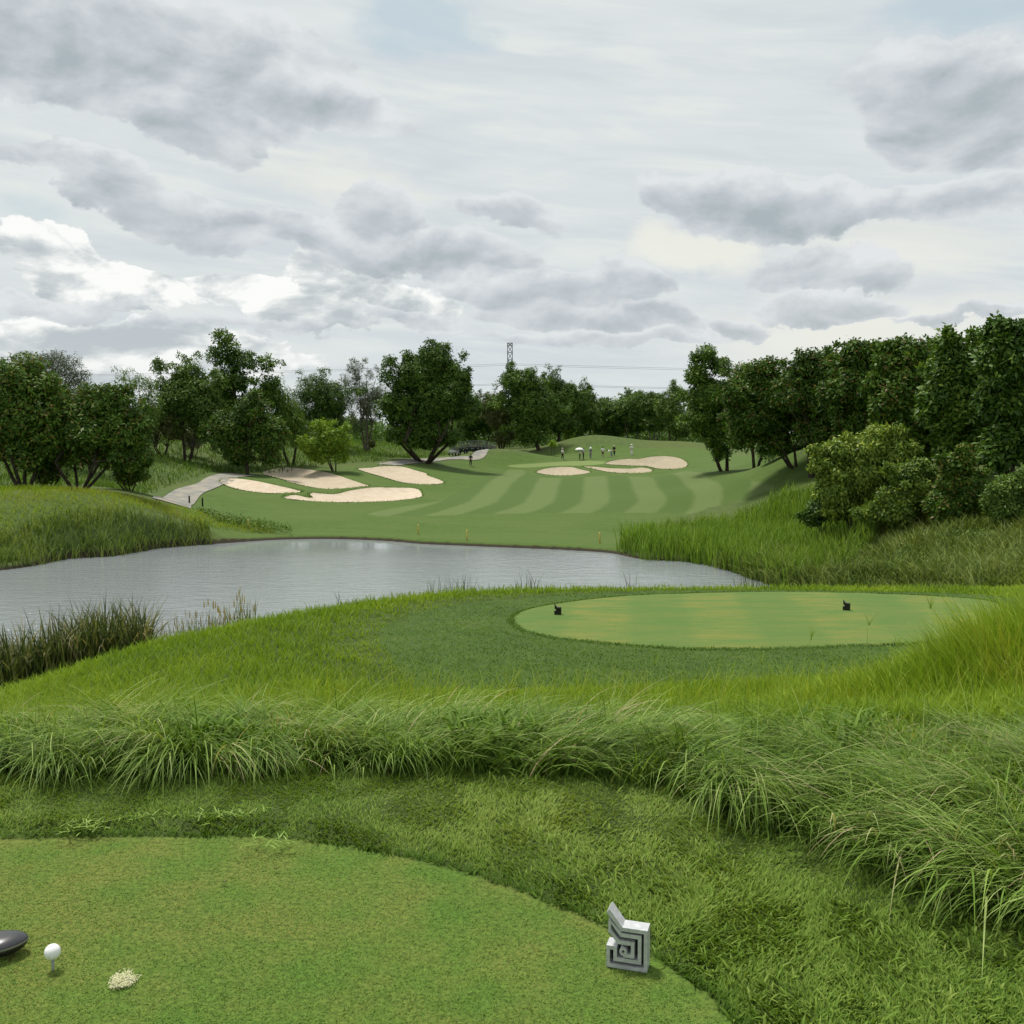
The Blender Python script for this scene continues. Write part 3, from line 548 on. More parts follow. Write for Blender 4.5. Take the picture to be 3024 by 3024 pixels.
stuff("apron_lip", [blades(XY, (.02 + .035 * U(n)) * (.3 + 1.2 * gp), .012, U(n) * 6.28, .1 + .5 * U(n), .8 + .8 * U(n), 2, .08 + .40 * U(n))], mt_fresh, "ragged lip of grass round the edge of the lower tee, coloured dark as its shadow line")  # blade colour darkened to draw the shadow line of the tee edge
fb = []
for bp in BP:
    pp = catmull(bp, 5); per_ = np.vstack([pp] * 3); c_ = rng.normal(0, .16, per_.shape); q_ = per_ + c_; q_ = q_[S_(q_, bp, 2) < .04]; m_ = len(q_); fb.append(blades(q_, .10 + .14 * U(m_), .06, U(m_) * 6.28, .1 + .4 * U(m_), .8 + .9 * U(m_), 2, .05 + .45 * U(m_)))  # dark blade colour paints shading along the bunker lips
stuff("bunker_fringe", fb, mt_fresh, "longer grass overhanging the edges of the bunkers, coloured dark as lip shading")
XY = fan(22000, 12.0, 20, -.02, .66); XY = XY[S_(XY, TEE2, 3) > .02]; n = len(XY); pat = fnoise(XY[:, 0] * .6, XY[:, 1] * 2.2, 78, 3)
stuff("short_turf", [blades(XY, .008 + .008 * U(n), .012, U(n) * 6.28, .3 + .5 * U(n), .9 + .8 * U(n), 1, np.clip(.02 + .35 * U(n) + .4 * (pat - .4), 0, 1))], mt_turf, "mown green and tan turf of the lower tee")
# upright bright grass on the mound at the right
XY = fan(90000, 5.0, 13.8, .14, .72); s_ = S_(XY, MOUND, 5); XY = XY[s_ > 0]; s_ = s_[s_ > 0]; n = len(XY); cl = fnoise(XY[:, 0] * 2.2, XY[:, 1] * 2.2, 91, 2)
hh = (.14 + .95 * sstep(s_, 0, 2.3)) * (.6 + .5 * U(n)) * (.75 + .45 * cl) * (.40 + .60 * sstep(XY[:, 1], 5.2, 7.4)) * (1 - .3 * sstep(XY[:, 1], 9, 12))
stuff("mound_grass", [blades(XY, hh, .008 + .004 * U(n), 3.4 + rng.normal(0, .9, n), .02 + .22 * U(n), .45 + .8 * U(n), 6, np.clip(.38 + .42 * U(n) + .35 * (cl - .4), 0, .95))], mt_mound, "waist high yellow-green grass on the mound at the right")
def reed_zone(name, label, parts, mat=None): return stuff(name, parts, mat or mt_reed, label)
def heads(XY, h, w, L, z):   # seed heads / cattails: short thick upright blades on top
    n = len(XY); return blades(XY, L, w, U(n) * 6.28, .02, .1, 3, .95 + 0 * U(n), z=z, twist=0)
# cattails on the near bank, left
RC = np.array([P(px, 2000, d)[:2] for px, d in [(-260, 18.6), (100, 18.3), (250, 18.4), (430, 18.6), (450, 19.8), (150, 21.5), (-260, 21.5)]])
XY = inz(6500, RC); n = len(XY); sxr = fnoise(XY[:, 0] * 1.3, XY[:, 1] * 1.3, 14, 2)
q1 = blades(XY, (1.25 + .6 * U(n)) * (.72 + .5 * sxr), .028 + .018 * U(n), U(n) * 6.28, .02 + .25 * U(n), .3 + 2.5 * U(n) ** 1.3, 7, np.clip(.05 + .85 * U(n) ** 1.5, 0, 1), bend=2.6)
RC2 = np.array([P(px, 2000, d)[:2] for px, d in [(430, 18.4), (560, 18.3), (740, 18.1), (760, 18.9), (560, 19.6), (430, 19.9)]])
XY = inz(950, RC2); n = len(XY); q2 = blades(XY, .5 + .55 * U(n), .014 + .008 * U(n), U(n) * 6.28, .05, .2 + 1.5 * U(n) ** 2, 6, .2 + .65 * U(n), bend=2.0)
RC3 = np.array([P(px, 1800, d)[:2] for px, d in [(700, 18.2), (1000, 18.6), (1290, 19.6), (1600, 19.9), (1900, 20.1), (1900, 20.5), (1290, 20.2), (1000, 19.2), (700, 18.8)]])
XY = inz(900, RC3); n = len(XY); q3 = blades(XY, .14 + .22 * U(n), .010, U(n) * 6.28, .05, .3 + .8 * U(n), 4, .2 + .5 * U(n))
ks = np.array([P(px, 1800, d)[:2] for px, d in [(1280, 19.3), (1300, 19.5), (1335, 19.4), (1350, 19.5), (1370, 19.4), (1395, 19.5), (1540, 19.9), (1560, 20), (1580, 19.8), (2180, 20.3), (2200, 20.3), (2225, 20.4), (2250, 20.3), (2285, 20.4), (1865, 20.2), (920, 18.6), (790, 18.4), (1010, 18.7)]])
XY = np.repeat(ks, 9, 0) + rng.normal(0, .07, (len(ks) * 9, 2)); n = len(XY); q4 = blades(XY, .25 + .35 * U(n), .013, U(n) * 6.28, .03, .2 + .7 * U(n), 5, .1 + .4 * U(n))
XY = np.vstack([inz(90, RC), inz(120, RC2)]); n = len(XY); hz = H(XY[:, 0], XY[:, 1]); ht = 1.0 + .6 * U(n); ht = np.where(XY[:, 0] > P(340, 2000, 19)[0], ht * .7, ht)
q5 = blades(XY, ht, .010, U(n) * 6.28, .0, .08, 3, .5 + .3 * U(n), twist=0); q6 = heads(XY, 0, .03, .16, hz + ht - .12)
# runners and a few single stalks
reed_zone("cattail_reeds", "dark and straw coloured reeds leaning over the near shore at the left", [q1, q2, q3, q4, q5, q6])
# far left bank: meadow and reeds at the water
XY = inz(75000, LBANK); n = len(XY); sp = -S_(XY, POND, 12); okk = sp > .1; XY = XY[okk]; sp = sp[okk]; n = len(XY); nz = fnoise(XY[:, 0] * .35, XY[:, 1] * .35, 44, 3)
okk = sp > 2.2; A_ = XY[okk]; B_ = XY[~okk]; na_ = len(A_); nb = len(B_)
stuff("bank_grass", [blades(A_, .22 + .28 * U(na_), .035, U(na_) * 6.28, .05 + .4 * U(na_), .5 + .9 * U(na_), 2, np.clip(.42 + .40 * U(na_) + .7 * (nz[okk] - .42), 0, .95))], mt_bright, "bright yellow-green grass bank on the far left side of the pond")
WL = np.array([P(px, 1600, d)[:2] for px, d in [(-700, 52), (0, 58.5), (200, 62), (400, 65.5), (630, 70.5), (620, 74.5), (430, 70.5), (200, 67), (0, 63), (-700, 57)]])
XY = inz(16000, WL); XY = XY[S_(XY, POND, 3) < .35]; n = len(XY); z_ = np.maximum(H(XY[:, 0], XY[:, 1]), ZW - .1)
reed_zone("shore_reeds", "olive reeds with drooping tips along the far left waterline", mat=leafmat('shore_reed_blade', [(0, (.05, .09, .02, 1)), (.4, (.12, .185, .035, 1)), (.7, (.21, .27, .06, 1)), (1, (.34, .33, .13, 1))]), parts=[blades(XY, .7 + .8 * U(n), .05 + .02 * U(n), U(n) * 6.28, .05 + .2 * U(n), .6 + 1.5 * U(n), 4, .22 + .50 * U(n), z=z_, bend=1.6)])
# right end of the pond: tall green reeds
RR = np.array([P(px, 1600, d)[:2] for px, d in [(1818, 67), (1900, 63), (2050, 59.5), (2200, 55.5), (2320, 51), (2500, 50), (2620, 56), (2520, 76), (2300, 82), (2080, 77), (1900, 72)]])
XY = inz(21000, RR); XY = XY[S_(XY, POND, 3) < .4]; n = len(XY); z_ = np.maximum(H(XY[:, 0], XY[:, 1]), ZW - .1); cl = fnoise(XY[:, 0] * .5, XY[:, 1] * .5, 23, 2)
mt_greenreed = leafmat("green_reed_blade", [(0, (.075, .145, .018, 1)), (.5, (.17, .29, .036, 1)), (.8, (.29, .39, .07, 1)), (1, (.40, .40, .14, 1))], trans=.35)
reed_zone("green_reeds", "tall fresh green reeds at the right end of the pond", [blades(XY, (1.2 + .9 * U(n)) * (.75 + .4 * cl), .06 + .03 * U(n), U(n) * 6.28, .02 + .15 * U(n), .3 + 1.0 * U(n), 4, np.clip(.2 + .5 * U(n) + .2 * (cl - .5), 0, 1), z=z_, bend=2.0)], mt_greenreed)
# right undergrowth, olive drooping grass
RU = np.array([P(px, 1600, d)[:2] for px, d in [(2080, 59), (2250, 53.5), (2330, 46), (2500, 40), (2800, 36), (3500, 33), (3500, 52), (3024, 54), (2700, 58), (2400, 58), (2200, 60)]])
XY = inz(72000, RU); XY = XY[S_(XY, POND, 3) < .3]; n = len(XY); z_ = np.maximum(H(XY[:, 0], XY[:, 1]), ZW - .1); cl = fnoise(XY[:, 0] * .4, XY[:, 1] * .4, 29, 3)
mt_olive = leafmat("olive_reed_blade", [(0, (.05, .085, .02, 1)), (.45, (.13, .185, .038, 1)), (.75, (.23, .285, .07, 1)), (1, (.38, .37, .17, 1))], trans=.25)
reed_zone("tangled_undergrowth", "tangle of olive grass and ferns below the bushes on the right bank", [blades(XY, (.8 + .8 * U(n)) * (.6 + .8 * cl), .042 + .02 * U(n), U(n) * 6.28, .05 + .35 * U(n), .7 + 1.5 * U(n), 4, np.clip(.1 + .7 * U(n) + .3 * (cl - .5), 0, 1), z=z_, bend=1.3)], mt_olive)
# rough grass on the left wooded slope
XYp = np.array([P(px, 1400, d)[:2] for px, d in [(-500, 78), (0, 79), (380, 84), (520, 100), (650, 112), (900, 122), (1120, 132), (1350, 165), (900, 175), (300, 150), (-500, 130)]])
XY = inz(60000, XYp); n = len(XY); nz = fnoise(XY[:, 0] * .2, XY[:, 1] * .2, 54, 3)
stuff("slope_grass", [blades(XY, .35 + .5 * U(n), .09, U(n) * 6.28, .05 + .4 * U(n), .5 + .9 * U(n), 2, np.clip(.1 + .45 * U(n) + .6 * (nz - .5), 0, 1))], mt_fresh, "rough green grass on the slope behind the path on the left")

rn = []
for pts in ([(205, 2448), (232, 2435), (262, 2428), (300, 2432)], [(215, 2425), (240, 2418), (285, 2420)], [(360, 2412), (420, 2400), (500, 2396)], [(590, 2402), (640, 2398), (680, 2406)], [(700, 2395), (770, 2390)], [(750, 2470), (800, 2484), (860, 2472)]):
    p_ = catmull([onplane(a, b_, .05) for a, b_ in pts], 7, closed=False); k_ = np.repeat(p_, 2, 0) + rng.normal(0, .022, (len(p_) * 2, 2)); n = len(k_)
    rn.append(blades(k_, .030 + .03 * U(n), .006, U(n) * 6.28, .9 + .5 * U(n), 1.5 + .3 * U(n), 3, .40 + .35 * U(n), z=.034 + .008 * U(n)))
stuff("creeping_weed", rn, mt_tall, "pale creeping weed runners on the grass collar at the left")
bw = np.vstack([inz(150, np.array([onplane(px, py, -.05) for px, py in [(1300, 2210), (1560, 2200), (1600, 2290), (1500, 2320), (1340, 2310)]])), inz(50, np.array([onplane(px, py, -.05) for px, py in [(580, 2230), (760, 2230), (760, 2290), (580, 2290)]])), inz(60, np.array([onplane(px, py, -.05) for px, py in [(2350, 2180), (2600, 2200), (2560, 2300), (2380, 2280)]]))])
k_ = np.repeat(bw, 4, 0) + rng.normal(0, .012, (len(bw) * 4, 2)); m_ = len(k_)
stuff("broadleaf_weed", [blades(k_, .07 + .07 * U(m_), .013 + .005 * U(m_), U(m_) * 6.28, .3 + .6 * U(m_), 1.3 + .6 * U(m_), 4, .15 + .5 * U(m_), z=H(k_[:, 0], k_[:, 1]) + .05 + .12 * U(m_))], mt_fresh, "broad-leaved weeds at the foot of the tall grass")
ss2 = []
for px, d_, h_ in [(2395, 8.2, .62), (2565, 8.0, .72), (2430, 9, .3), (2745, 8.6, .85), (2250, 8.4, .42), (1935, 8.0, .45), (1860, 7.5, .3), (1275, 7.2, .32), (2650, 8.4, .5)]:
    g_ = P(px, 1900, d_); k_ = np.array([[g_[0], g_[1]]] * 2); zz_ = h1(g_[0], g_[1]); ss2.append(blades(k_, h_, .006, U(2) * 6.28, .02, .1, 4, .35 + .2 * U(2), twist=0))
    k_ = np.array([[g_[0], g_[1]]] * 7); ss2.append(blades(k_, .09 + .08 * U(7), .007, U(7) * 6.28, .1 + .3 * U(7), .3 + .5 * U(7), 3, .5 + .3 * U(7), z=zz_ + h_ * .93 + 0 * U(7)))
stuff("seed_stalks", ss2, mt_tall, "single seed stalks standing in front of the lower tee")
# =====================================================================  trees and shrubs
def tube(path, rad, sides=7):
    path = np.array(path, float); n = len(path); V, Q = [], []; up = np.array([.13, .27, .95])
    for i in range(n):
        t = path[min(i + 1, n - 1)] - path[max(i - 1, 0)]; t = t / (np.linalg.norm(t) + 1e-9)
        a = np.cross(t, up if abs(t[2]) < .9 else np.array([1.0, .1, 0])); a /= np.linalg.norm(a) + 1e-9; b_ = np.cross(t, a)
        for k in range(sides):
            an = 2 * math.pi * k / sides; r_ = rad[i] * (1 + .08 * math.sin(3 * an + i)); V.append(path[i] + (a * math.cos(an) + b_ * math.sin(an)) * r_)
    for i in range(n - 1):
        for k in range(sides): Q.append((i * sides + k, i * sides + (k + 1) % sides, (i + 1) * sides + (k + 1) % sides, (i + 1) * sides + k))
    return np.array(V), np.array(Q)
def limb(a, b_, r0, r1, sag, rg, seg=6):
    a, b_ = np.array(a, float), np.array(b_, float); L = np.linalg.norm(b_ - a); mid = (a + b_) / 2 + np.array([0, 0, sag * L]) + rg.normal(0, .04 * L, 3)
    pts = [(1 - t) ** 2 * a + 2 * t * (1 - t) * mid + t * t * b_ for t in np.linspace(0, 1, seg + 1)]
    return tube(pts, [r0 + (r1 - r0) * t for t in np.linspace(0, 1, seg + 1)])
def bark(name, c1, c2):
    m, T, b = material(name, rough=.9, spec=.1); co = T.n('ShaderNodeTexCoord').outputs['Object']
    k = T.noise(T.vm('MULTIPLY', co, (4, 4, 1)), 2.0, 5, .6); T.put(b.inputs['Base Color'], T.mix(T.ss(k, .3, .7), c1, c2)); T.put(b.inputs['Normal'], T.bump(k, .6, .03)); return m
mt_bark = bark("dark_bark", (.030, .024, .017, 1), (.075, .062, .045, 1)); mt_pale = bark("pale_bark", (.09, .08, .06, 1), (.20, .18, .14, 1))
def lm(name, cs, trans=.22): return leafmat(name, [(p, c + (1,)) for p, c in cs], rough=.5, trans=trans, spec=.22)
L_mix = lm("leaf_dark_reddish", [(0, (0.022, 0.054, 0.006)), (.4, (0.062, 0.134, 0.013)), (.74, (0.115, 0.210, 0.022)), (.86, (0.169, 0.187, 0.027)), (.94, (0.161, 0.111, 0.025)), (1, (0.244, 0.175, 0.062))])
L_deep = lm("leaf_deep_green", [(0, (0.026, 0.065, 0.008)), (.5, (0.077, 0.154, 0.017)), (.85, (0.158, 0.252, 0.029)), (1, (0.225, 0.297, 0.045))])
L_mid = lm("leaf_mid_green", [(0, (0.050, 0.096, 0.016)), (.5, (0.121, 0.209, 0.034)), (1, (0.239, 0.333, 0.072))])
L_grey = lm("leaf_grey_green", [(0, (0.047, 0.070, 0.032)), (.5, (0.102, 0.137, 0.064)), (1, (0.223, 0.238, 0.143))])
L_olive = lm("leaf_olive_brown", [(0, (0.050, 0.071, 0.020)), (.5, (0.122, 0.150, 0.039)), (1, (0.216, 0.221, 0.083))])
L_yel = lm("leaf_yellow_green", [(0, (0.115, 0.218, 0.024)), (.5, (0.245, 0.376, 0.035)), (1, (0.398, 0.515, 0.081))], .35)
L_lime = lm("leaf_lime_olive", [(0, (0.052, 0.105, 0.015)), (.45, (0.148, 0.228, 0.032)), (.8, (0.312, 0.399, 0.058)), (1, (0.469, 0.551, 0.095))], .3)
L_pale = lm("leaf_pale_silver", [(0, (0.120, 0.144, 0.072)), (.6, (0.288, 0.312, 0.192)), (1, (0.504, 0.504, 0.384))], .3)
def unit(v): return v / (np.linalg.norm(v, axis=-1, keepdims=True) + 1e-9)
def crown_mesh(name, ells, ncl, per, Ls, mat_var, rg, lump=.16, droop=.0, hollow=.35, wfac=.45, sub=None, flat=0.0, fold=.25):
    """leaf rosettes gathered in clumps on and inside a set of ellipsoids; returns V, Q, var, clump centres"""
    vol = np.array([(e[3] * e[4] * e[5]) ** (2 / 3) for e in ells]); vol = vol / vol.sum(); subs = []
    nsub = sub or 26
    for e, f in zip(ells, vol):
        k = max(3, int(round(nsub * f))); d_ = unit(rg.normal(0, 1, (k, 3))); d_[:, 2] = np.where(d_[:, 2] < -.75, -d_[:, 2], d_[:, 2])
        rr = rg.uniform(.62, .98, k)[:, None]; c = np.array(e[:3]) + d_ * rr * (np.array(e[3:6]) * (1 - lump)); m_ = (e[3] * e[4] * e[5]) ** (1 / 3)
        s = m_ * lump * 2 * rg.uniform(.65, 1.35, k); subs += [(ci, si) for ci, si in zip(c, s)]
        subs += [(np.array(e[:3]), m_ * .80)] * max(1, k // 4)
    sc_ = np.array([s[0] for s in subs]); ss_ = np.array([s[1] for s in subs]); w = ss_ ** 1.9; w /= w.sum(); ix = rg.choice(len(subs), ncl, p=w)
    d_ = unit(rg.normal(0, 1, (ncl, 3))); r_ = np.maximum(hollow, rg.uniform(0, 1, ncl) ** .4)[:, None]
    cen = sc_[ix] + d_ * r_ * ss_[ix][:, None] * np.array([1, 1, .82]); subv = rg.uniform(-.13, .13, len(subs))[ix]
    ax = unit(d_ + np.array([0, 0, .55 - droop]) + rg.normal(0, .25, (ncl, 3)))
    n = ncl * per; C_ = np.repeat(cen, per, 0); A_ = np.repeat(ax, per, 0); t_ = unit(np.cross(A_, rg.normal(0, 1, (n, 3))))
    dr = unit(t_ + A_ * rg.uniform(.0, .9, (n, 1)) + np.array([0, 0, -droop * .6])); L = Ls * rg.uniform(.6, 1.25, (n, 1))
    sd_ = unit(np.cross(dr, A_ + rg.normal(0, .35, (n, 3)))); C_ = C_ + rg.normal(0, Ls * .35, (n, 3)); md = C_ + dr * L * .5
    nrm = np.cross(dr, sd_); tip = C_ + dr * L - np.array([0, 0, 1]) * L * (.12 + droop * .4); md = md + nrm * 0
    V = np.stack([C_, md + sd_ * L * wfac * .5 + nrm * L * .06, tip, md - sd_ * L * wfac * .5 + nrm * L * .06], 1).reshape(-1, 3)
    Q = np.arange(n * 4).reshape(n, 4); var = np.clip(.42 + rg.normal(0, .17, n) + np.repeat(subv, per) + np.repeat(rg.normal(0, .12, ncl), per), 0, 1)
    return V, Q, var, sc_
def mat_extra(v, frac, rg): 
    k = rg.uniform(0, 1, len(v)) < frac; v[k] = rg.uniform(.86, 1.0, k.sum()); return v
def tree(name, label, base, ells, mat, leaf, ncl=900, per=6, stems=1, seed=1, d=None, group=None, bk=None, cat="tree", lump=.19, droop=0.0, sub=None, red=0.0, tr=.012, wfac=.45, forkz=.3, depth=.8, limbs=9, hollow=.35, spreadb=.25):
    """base (px,py,dist); ells: crown lobes (px,py,rx,ry[,ddist]) in photo pixels at the tree's own distance, turned into metres"""
    rg = np.random.default_rng(seed); bx, by, dist = base; g = P(bx, by, dist); zz = h1(g[0], g[1]) if dist < 210 else g[2]; root = np.array([g[0], g[1], zz])
    k = dist / F; E = []; ncl = int(ncl * 2.5); leaf = leaf * 1.3
    for e in ells:
        dd = e[4] if len(e) > 4 else 0.0; c = P(e[0], e[1], dist + dd) - root; sc__ = 1.0 if cat == 'bush' else (1.07 if group == RT else 1.14); rx, rz = e[2] * k * sc__, e[3] * k * sc__; E.append((c[0], c[1], c[2], rx, (rx + rz) / 2 * depth, rz))
    big = sorted(E, key=lambda e: -e[3] * e[5]); E = list(E)
    for e in big[:5]:
        for _ in range(2):
            a = rg.uniform(-.3, math.pi + .3); b2 = rg.uniform(-.5, .5); f = rg.uniform(.18, .34); E.append((e[0] + math.cos(a) * e[3] * .98, e[1] - e[4] * .4 + b2 * e[4], e[2] + math.sin(a) * e[5] * .98, e[3] * f * rg.uniform(.7, 1.1), e[4] * f, e[5] * f * rg.uniform(.8, 1.5)))
    sub = int((sub or 26) * 1.35)
    t = tag(empty(name, root), label, cat, group)
    V, Q, var, subs = crown_mesh(name, E, ncl, per, leaf, None, rg, lump=lump, droop=droop, sub=sub, wfac=wfac, hollow=hollow)
    var = np.clip(var + rg.uniform(-.10, .10), 0, 1)
    if red: var = mat_extra(var, red * .6, rg)
    top = max(e[2] + e[5] for e in E); low = min(e[2] - e[5] for e in E); parts = []
    r0 = max(.05, top * tr * 1.6); cc = np.array([np.mean([e[0] for e in E]), np.mean([e[1] for e in E]), 0])
    order = subs[rg.permutation(len(subs))]
    if stems == 1:
        fz = max(low + .15 * (top - low), top * forkz * .6); fk = np.array([cc[0] * .25, cc[1] * .25, fz]); parts.append(limb((0, 0, -.35), fk, r0 * 1.25, r0 * .8, 0, rg))
        for j, s in enumerate(order[:limbs]): parts.append(limb(fk, s * np.array([.85, .85, .92]), r0 * .6, r0 * .1, .06, rg))
        parts.append(limb(fk, (cc[0], cc[1], top * .86), r0 * .75, r0 * .1, 0, rg))
    else:
        for s_i in range(stems):
            an = 2 * math.pi * s_i / stems + rg.uniform(-.4, .4); o = np.array([math.cos(an), math.sin(an), 0]); rr = max(E[0][3], .8) * spreadb
            fk = o * rr * 1.6 + np.array([0, 0, top * forkz]) + cc * .3; parts.append(limb(o * r0 * 1.0 + np.array([0, 0, -.3]), fk, r0 * .8, r0 * .5, -.03, rg))
            for s in order[s_i * 3:s_i * 3 + 3]: parts.append(limb(fk, s * np.array([.85, .85, .92]), r0 * .42, r0 * .09, .04, rg))
    Vt, Qt, St = join([(v, q, np.zeros(len(q))) for v, q in parts])
    link("trunk", mesh_np("trunk", Vt, Qt, smooth=True), bk or mt_bark, t); link("crown", mesh_np("crown", V, Q, var), mat, t)
    return t
def dist_of(px, py, d0): return d0
LT = "trees on the left slope"; CT = "trees behind the green"; RT = "dense trees along the right"
# --- left
tree("broadleaf_tree", "dark reddish-green multi-stemmed tree at the far left edge", (72, 1447, 76), [(40, 1160, 120, 110), (110, 1230, 120, 110), (0, 1290, 110, 90), (90, 1330, 130, 60)], L_mix, .26, 2600, 6, 4, 11, group=LT, red=.10, forkz=.22, sub=40)
tree("low_round_tree", "small dense dark tree between the two multi-stemmed trees at the left", (140, 1447, 79), [(145, 1320, 70, 90), (140, 1390, 55, 40)], L_mix, .24, 900, 6, 3, 12, group=LT, red=.12, forkz=.15)
tree("broadleaf_tree", "spreading reddish-green tree with a fan of bare dark stems", (232, 1452, 77), [(300, 1190, 85, 60), (250, 1270, 120, 85), (360, 1270, 90, 85), (220, 1340, 70, 50), (330, 1340, 90, 50)], L_mix, .25, 2600, 6, 6, 13, group=LT, red=.10, forkz=.26, sub=40, spreadb=.5)
tree("low_bush", "low dark rounded bush touching the ground right of the fan-stemmed tree", (385, 1442, 82), [(385, 1350, 75, 60), (380, 1400, 60, 42)], L_mix, .22, 900, 6, 4, 14, group=LT, red=.1, cat="bush", forkz=.12)
tree("feathery_tree", "feathery dark tree rising behind the far left trees", (180, 1400, 98), [(90, 1095, 80, 55), (190, 1095, 75, 60), (130, 1170, 120, 60), (230, 1150, 40, 60)], L_grey, .20, 2200, 6, 3, 15, group=LT, droop=.1, wfac=.22, lump=.12, hollow=.2, sub=60)
tree("spiky_shrub_tree", "grey-green tree with loose spiky twigs above the fan-stemmed tree", (270, 1400, 96), [(262, 1170, 50, 40), (310, 1185, 40, 30), (280, 1230, 60, 40)], L_grey, .22, 500, 6, 3, 16, group=LT, wfac=.2, lump=.1, hollow=.2)
tree("bamboo_clump", "sparse light bamboo-like tree with arching tips against the sky", (420, 1350, 112), [(365, 1110, 34, 20), (410, 1130, 34, 26), (440, 1165, 30, 40), (420, 1220, 50, 50)], L_mid, .30, 420, 5, 4, 17, group=LT, droop=.5, wfac=.2, hollow=.1)
tree("round_tree", "mid-green rounded tree with a narrow raised top left of the tall airy tree", (550, 1330, 118), [(560, 1095, 55, 45), (470, 1085, 32, 32), (540, 1170, 90, 75), (600, 1190, 70, 80), (520, 1250, 60, 50), (600, 1270, 60, 40)], L_mid, .26, 2400, 6, 2, 18, group=LT, lump=.13, sub=44)
tree("airy_tall_tree", "tallest airy tree on the left with open branches and sky showing through", (690, 1345, 122), [(660, 1000, 52, 22), (645, 1050, 55, 34), (720, 1070, 55, 40), (680, 1120, 75, 38), (790, 1075, 45, 22), (640, 1175, 60, 50), (795, 1130, 32, 32), (700, 1210, 60, 55), (810, 1180, 25, 35)], L_deep, .30, 1150, 6, 1, 19, group=LT, lump=.12, sub=46, hollow=.15, forkz=.5, limbs=16, depth=.9)
tree("olive_shrub", "olive-brown shrub mass behind the pale bush on the left slope", (480, 1310, 118), [(450, 1240, 60, 55), (510, 1270, 50, 45), (440, 1290, 60, 30)], L_olive, .24, 1000, 6, 4, 20, group=LT, cat="bush", forkz=.15)
tree("pale_bush", "pale silvery bush with whitish flower tips on the grassy slope", (572, 1335, 122), [(560, 1290, 30, 22), (595, 1280, 22, 22), (575, 1310, 35, 18)], L_pale, .26, 190, 6, 3, 21, group=LT, cat="bush", forkz=.2)
tree("round_dark_tree", "dense round dark tree with a short trunk above the bright bunker", (732, 1396, 113), [(735, 1215, 62, 52), (680, 1270, 75, 58), (790, 1285, 72, 60), (700, 1335, 75, 38), (800, 1345, 50, 30)], L_mix, .25, 2700, 6, 1, 22, group=LT, red=.09, sub=44, forkz=.25)
tree("drooping_fern_tree", "tree with drooping fern-like fronds behind the round dark tree", (860, 1350, 124), [(800, 1160, 60, 35), (850, 1230, 50, 50), (880, 1280, 55, 35)], L_deep, .5, 520, 5, 2, 23, group=LT, droop=.9, wfac=.16, hollow=.15)
tree("small_yellow_tree", "small bright yellow-green tree behind the bunkers", (988, 1398, 119), [(955, 1260, 32, 26), (985, 1300, 60, 38), (925, 1320, 42, 26), (1005, 1345, 40, 24), (950, 1345, 45, 22)], L_yel, .26, 900, 6, 3, 24, group=LT, forkz=.25, lump=.2)
tree("dark_round_tree", "very dark round tree behind the small yellow tree", (950, 1340, 142), [(930, 1150, 78, 50), (985, 1180, 80, 60), (890, 1210, 60, 55), (960, 1240, 90, 45)], L_deep, .26, 2300, 6, 2, 25, group=LT, lump=.12, sub=44, droop=.2, wfac=.3)
tree("wispy_tree", "wispy brownish tree with thin bare branches beside the big round tree", (1085, 1335, 150), [(1050, 1085, 36, 24), (1040, 1140, 60, 42), (1085, 1190, 60, 48), (1060, 1250, 60, 40), (1110, 1160, 34, 60)], L_grey, .22, 1300, 6, 4, 26, group=LT, wfac=.25, hollow=.1, bk=mt_pale, lump=.12)
tree("slope_shrub", "little scrubby shrub at the foot of the wispy tree", (1098, 1330, 146), [(1098, 1312, 14, 12)], L_olive, .2, 70, 6, 2, 27, group=LT, cat="bush")
# --- centre
tree("big_round_tree", "biggest round deep green tree beside the parked golf carts", (1255, 1358, 137), [(1285, 1060, 75, 52), (1240, 1110, 95, 60), (1150, 1110, 42, 45), (1340, 1120, 60, 60), (1290, 1180, 110, 75), (1190, 1200, 70, 75), (1370, 1200, 48, 75), (1260, 1270, 115, 55), (1180, 1280, 60, 40)], L_deep, .30, 6500, 6, 5, 28, group=CT, sub=100, lump=.12, forkz=.17, spreadb=.6)
tree("background_tree", "dark tree shading the golf carts right of the biggest tree", (1425, 1325, 176), [(1400, 1230, 60, 70), (1440, 1270, 40, 45), (1370, 1280, 40, 40)], L_deep, .28, 1300, 6, 2, 29, group=CT)
tree("brown_bush_tree", "brownish-olive scrubby tree between two round green trees", (1480, 1332, 172), [(1450, 1190, 34, 36), (1475, 1240, 48, 44), (1490, 1290, 38, 32)], L_olive, .26, 1100, 6, 3, 30, group=CT)
tree("domed_tree", "broad domed green tree under the transmission tower", (1592, 1350, 168), [(1535, 1135, 72, 52), (1480, 1180, 38, 36), (1570, 1200, 95, 66), (1560, 1270, 65, 42)], L_deep, .28, 3600, 6, 1, 31, group=CT, sub=70, lump=.12)
tree("domed_tree", "slightly narrower domed green tree right of the tree under the tower", (1650, 1330, 178), [(1625, 1130, 45, 42), (1660, 1180, 65, 55), (1640, 1240, 70, 50), (1690, 1190, 40, 50)], L_deep, .28, 2700, 6, 1, 32, group=CT, sub=54, lump=.12)
tree("background_tree", "mid-height tree between the domed trees and the dark grove", (1725, 1322, 188), [(1710, 1190, 48, 50), (1740, 1240, 44, 52), (1690, 1270, 50, 40)], L_mix, .26, 1500, 6, 2, 33, group=CT, red=.05)
tree("background_tree", "dark grove tree above the left end of the grassy mound", (1790, 1318, 192), [(1775, 1225, 40, 44), (1800, 1265, 40, 40)], L_mix, .26, 1100, 6, 2, 34, group=CT, red=.06, bk=mt_pale)
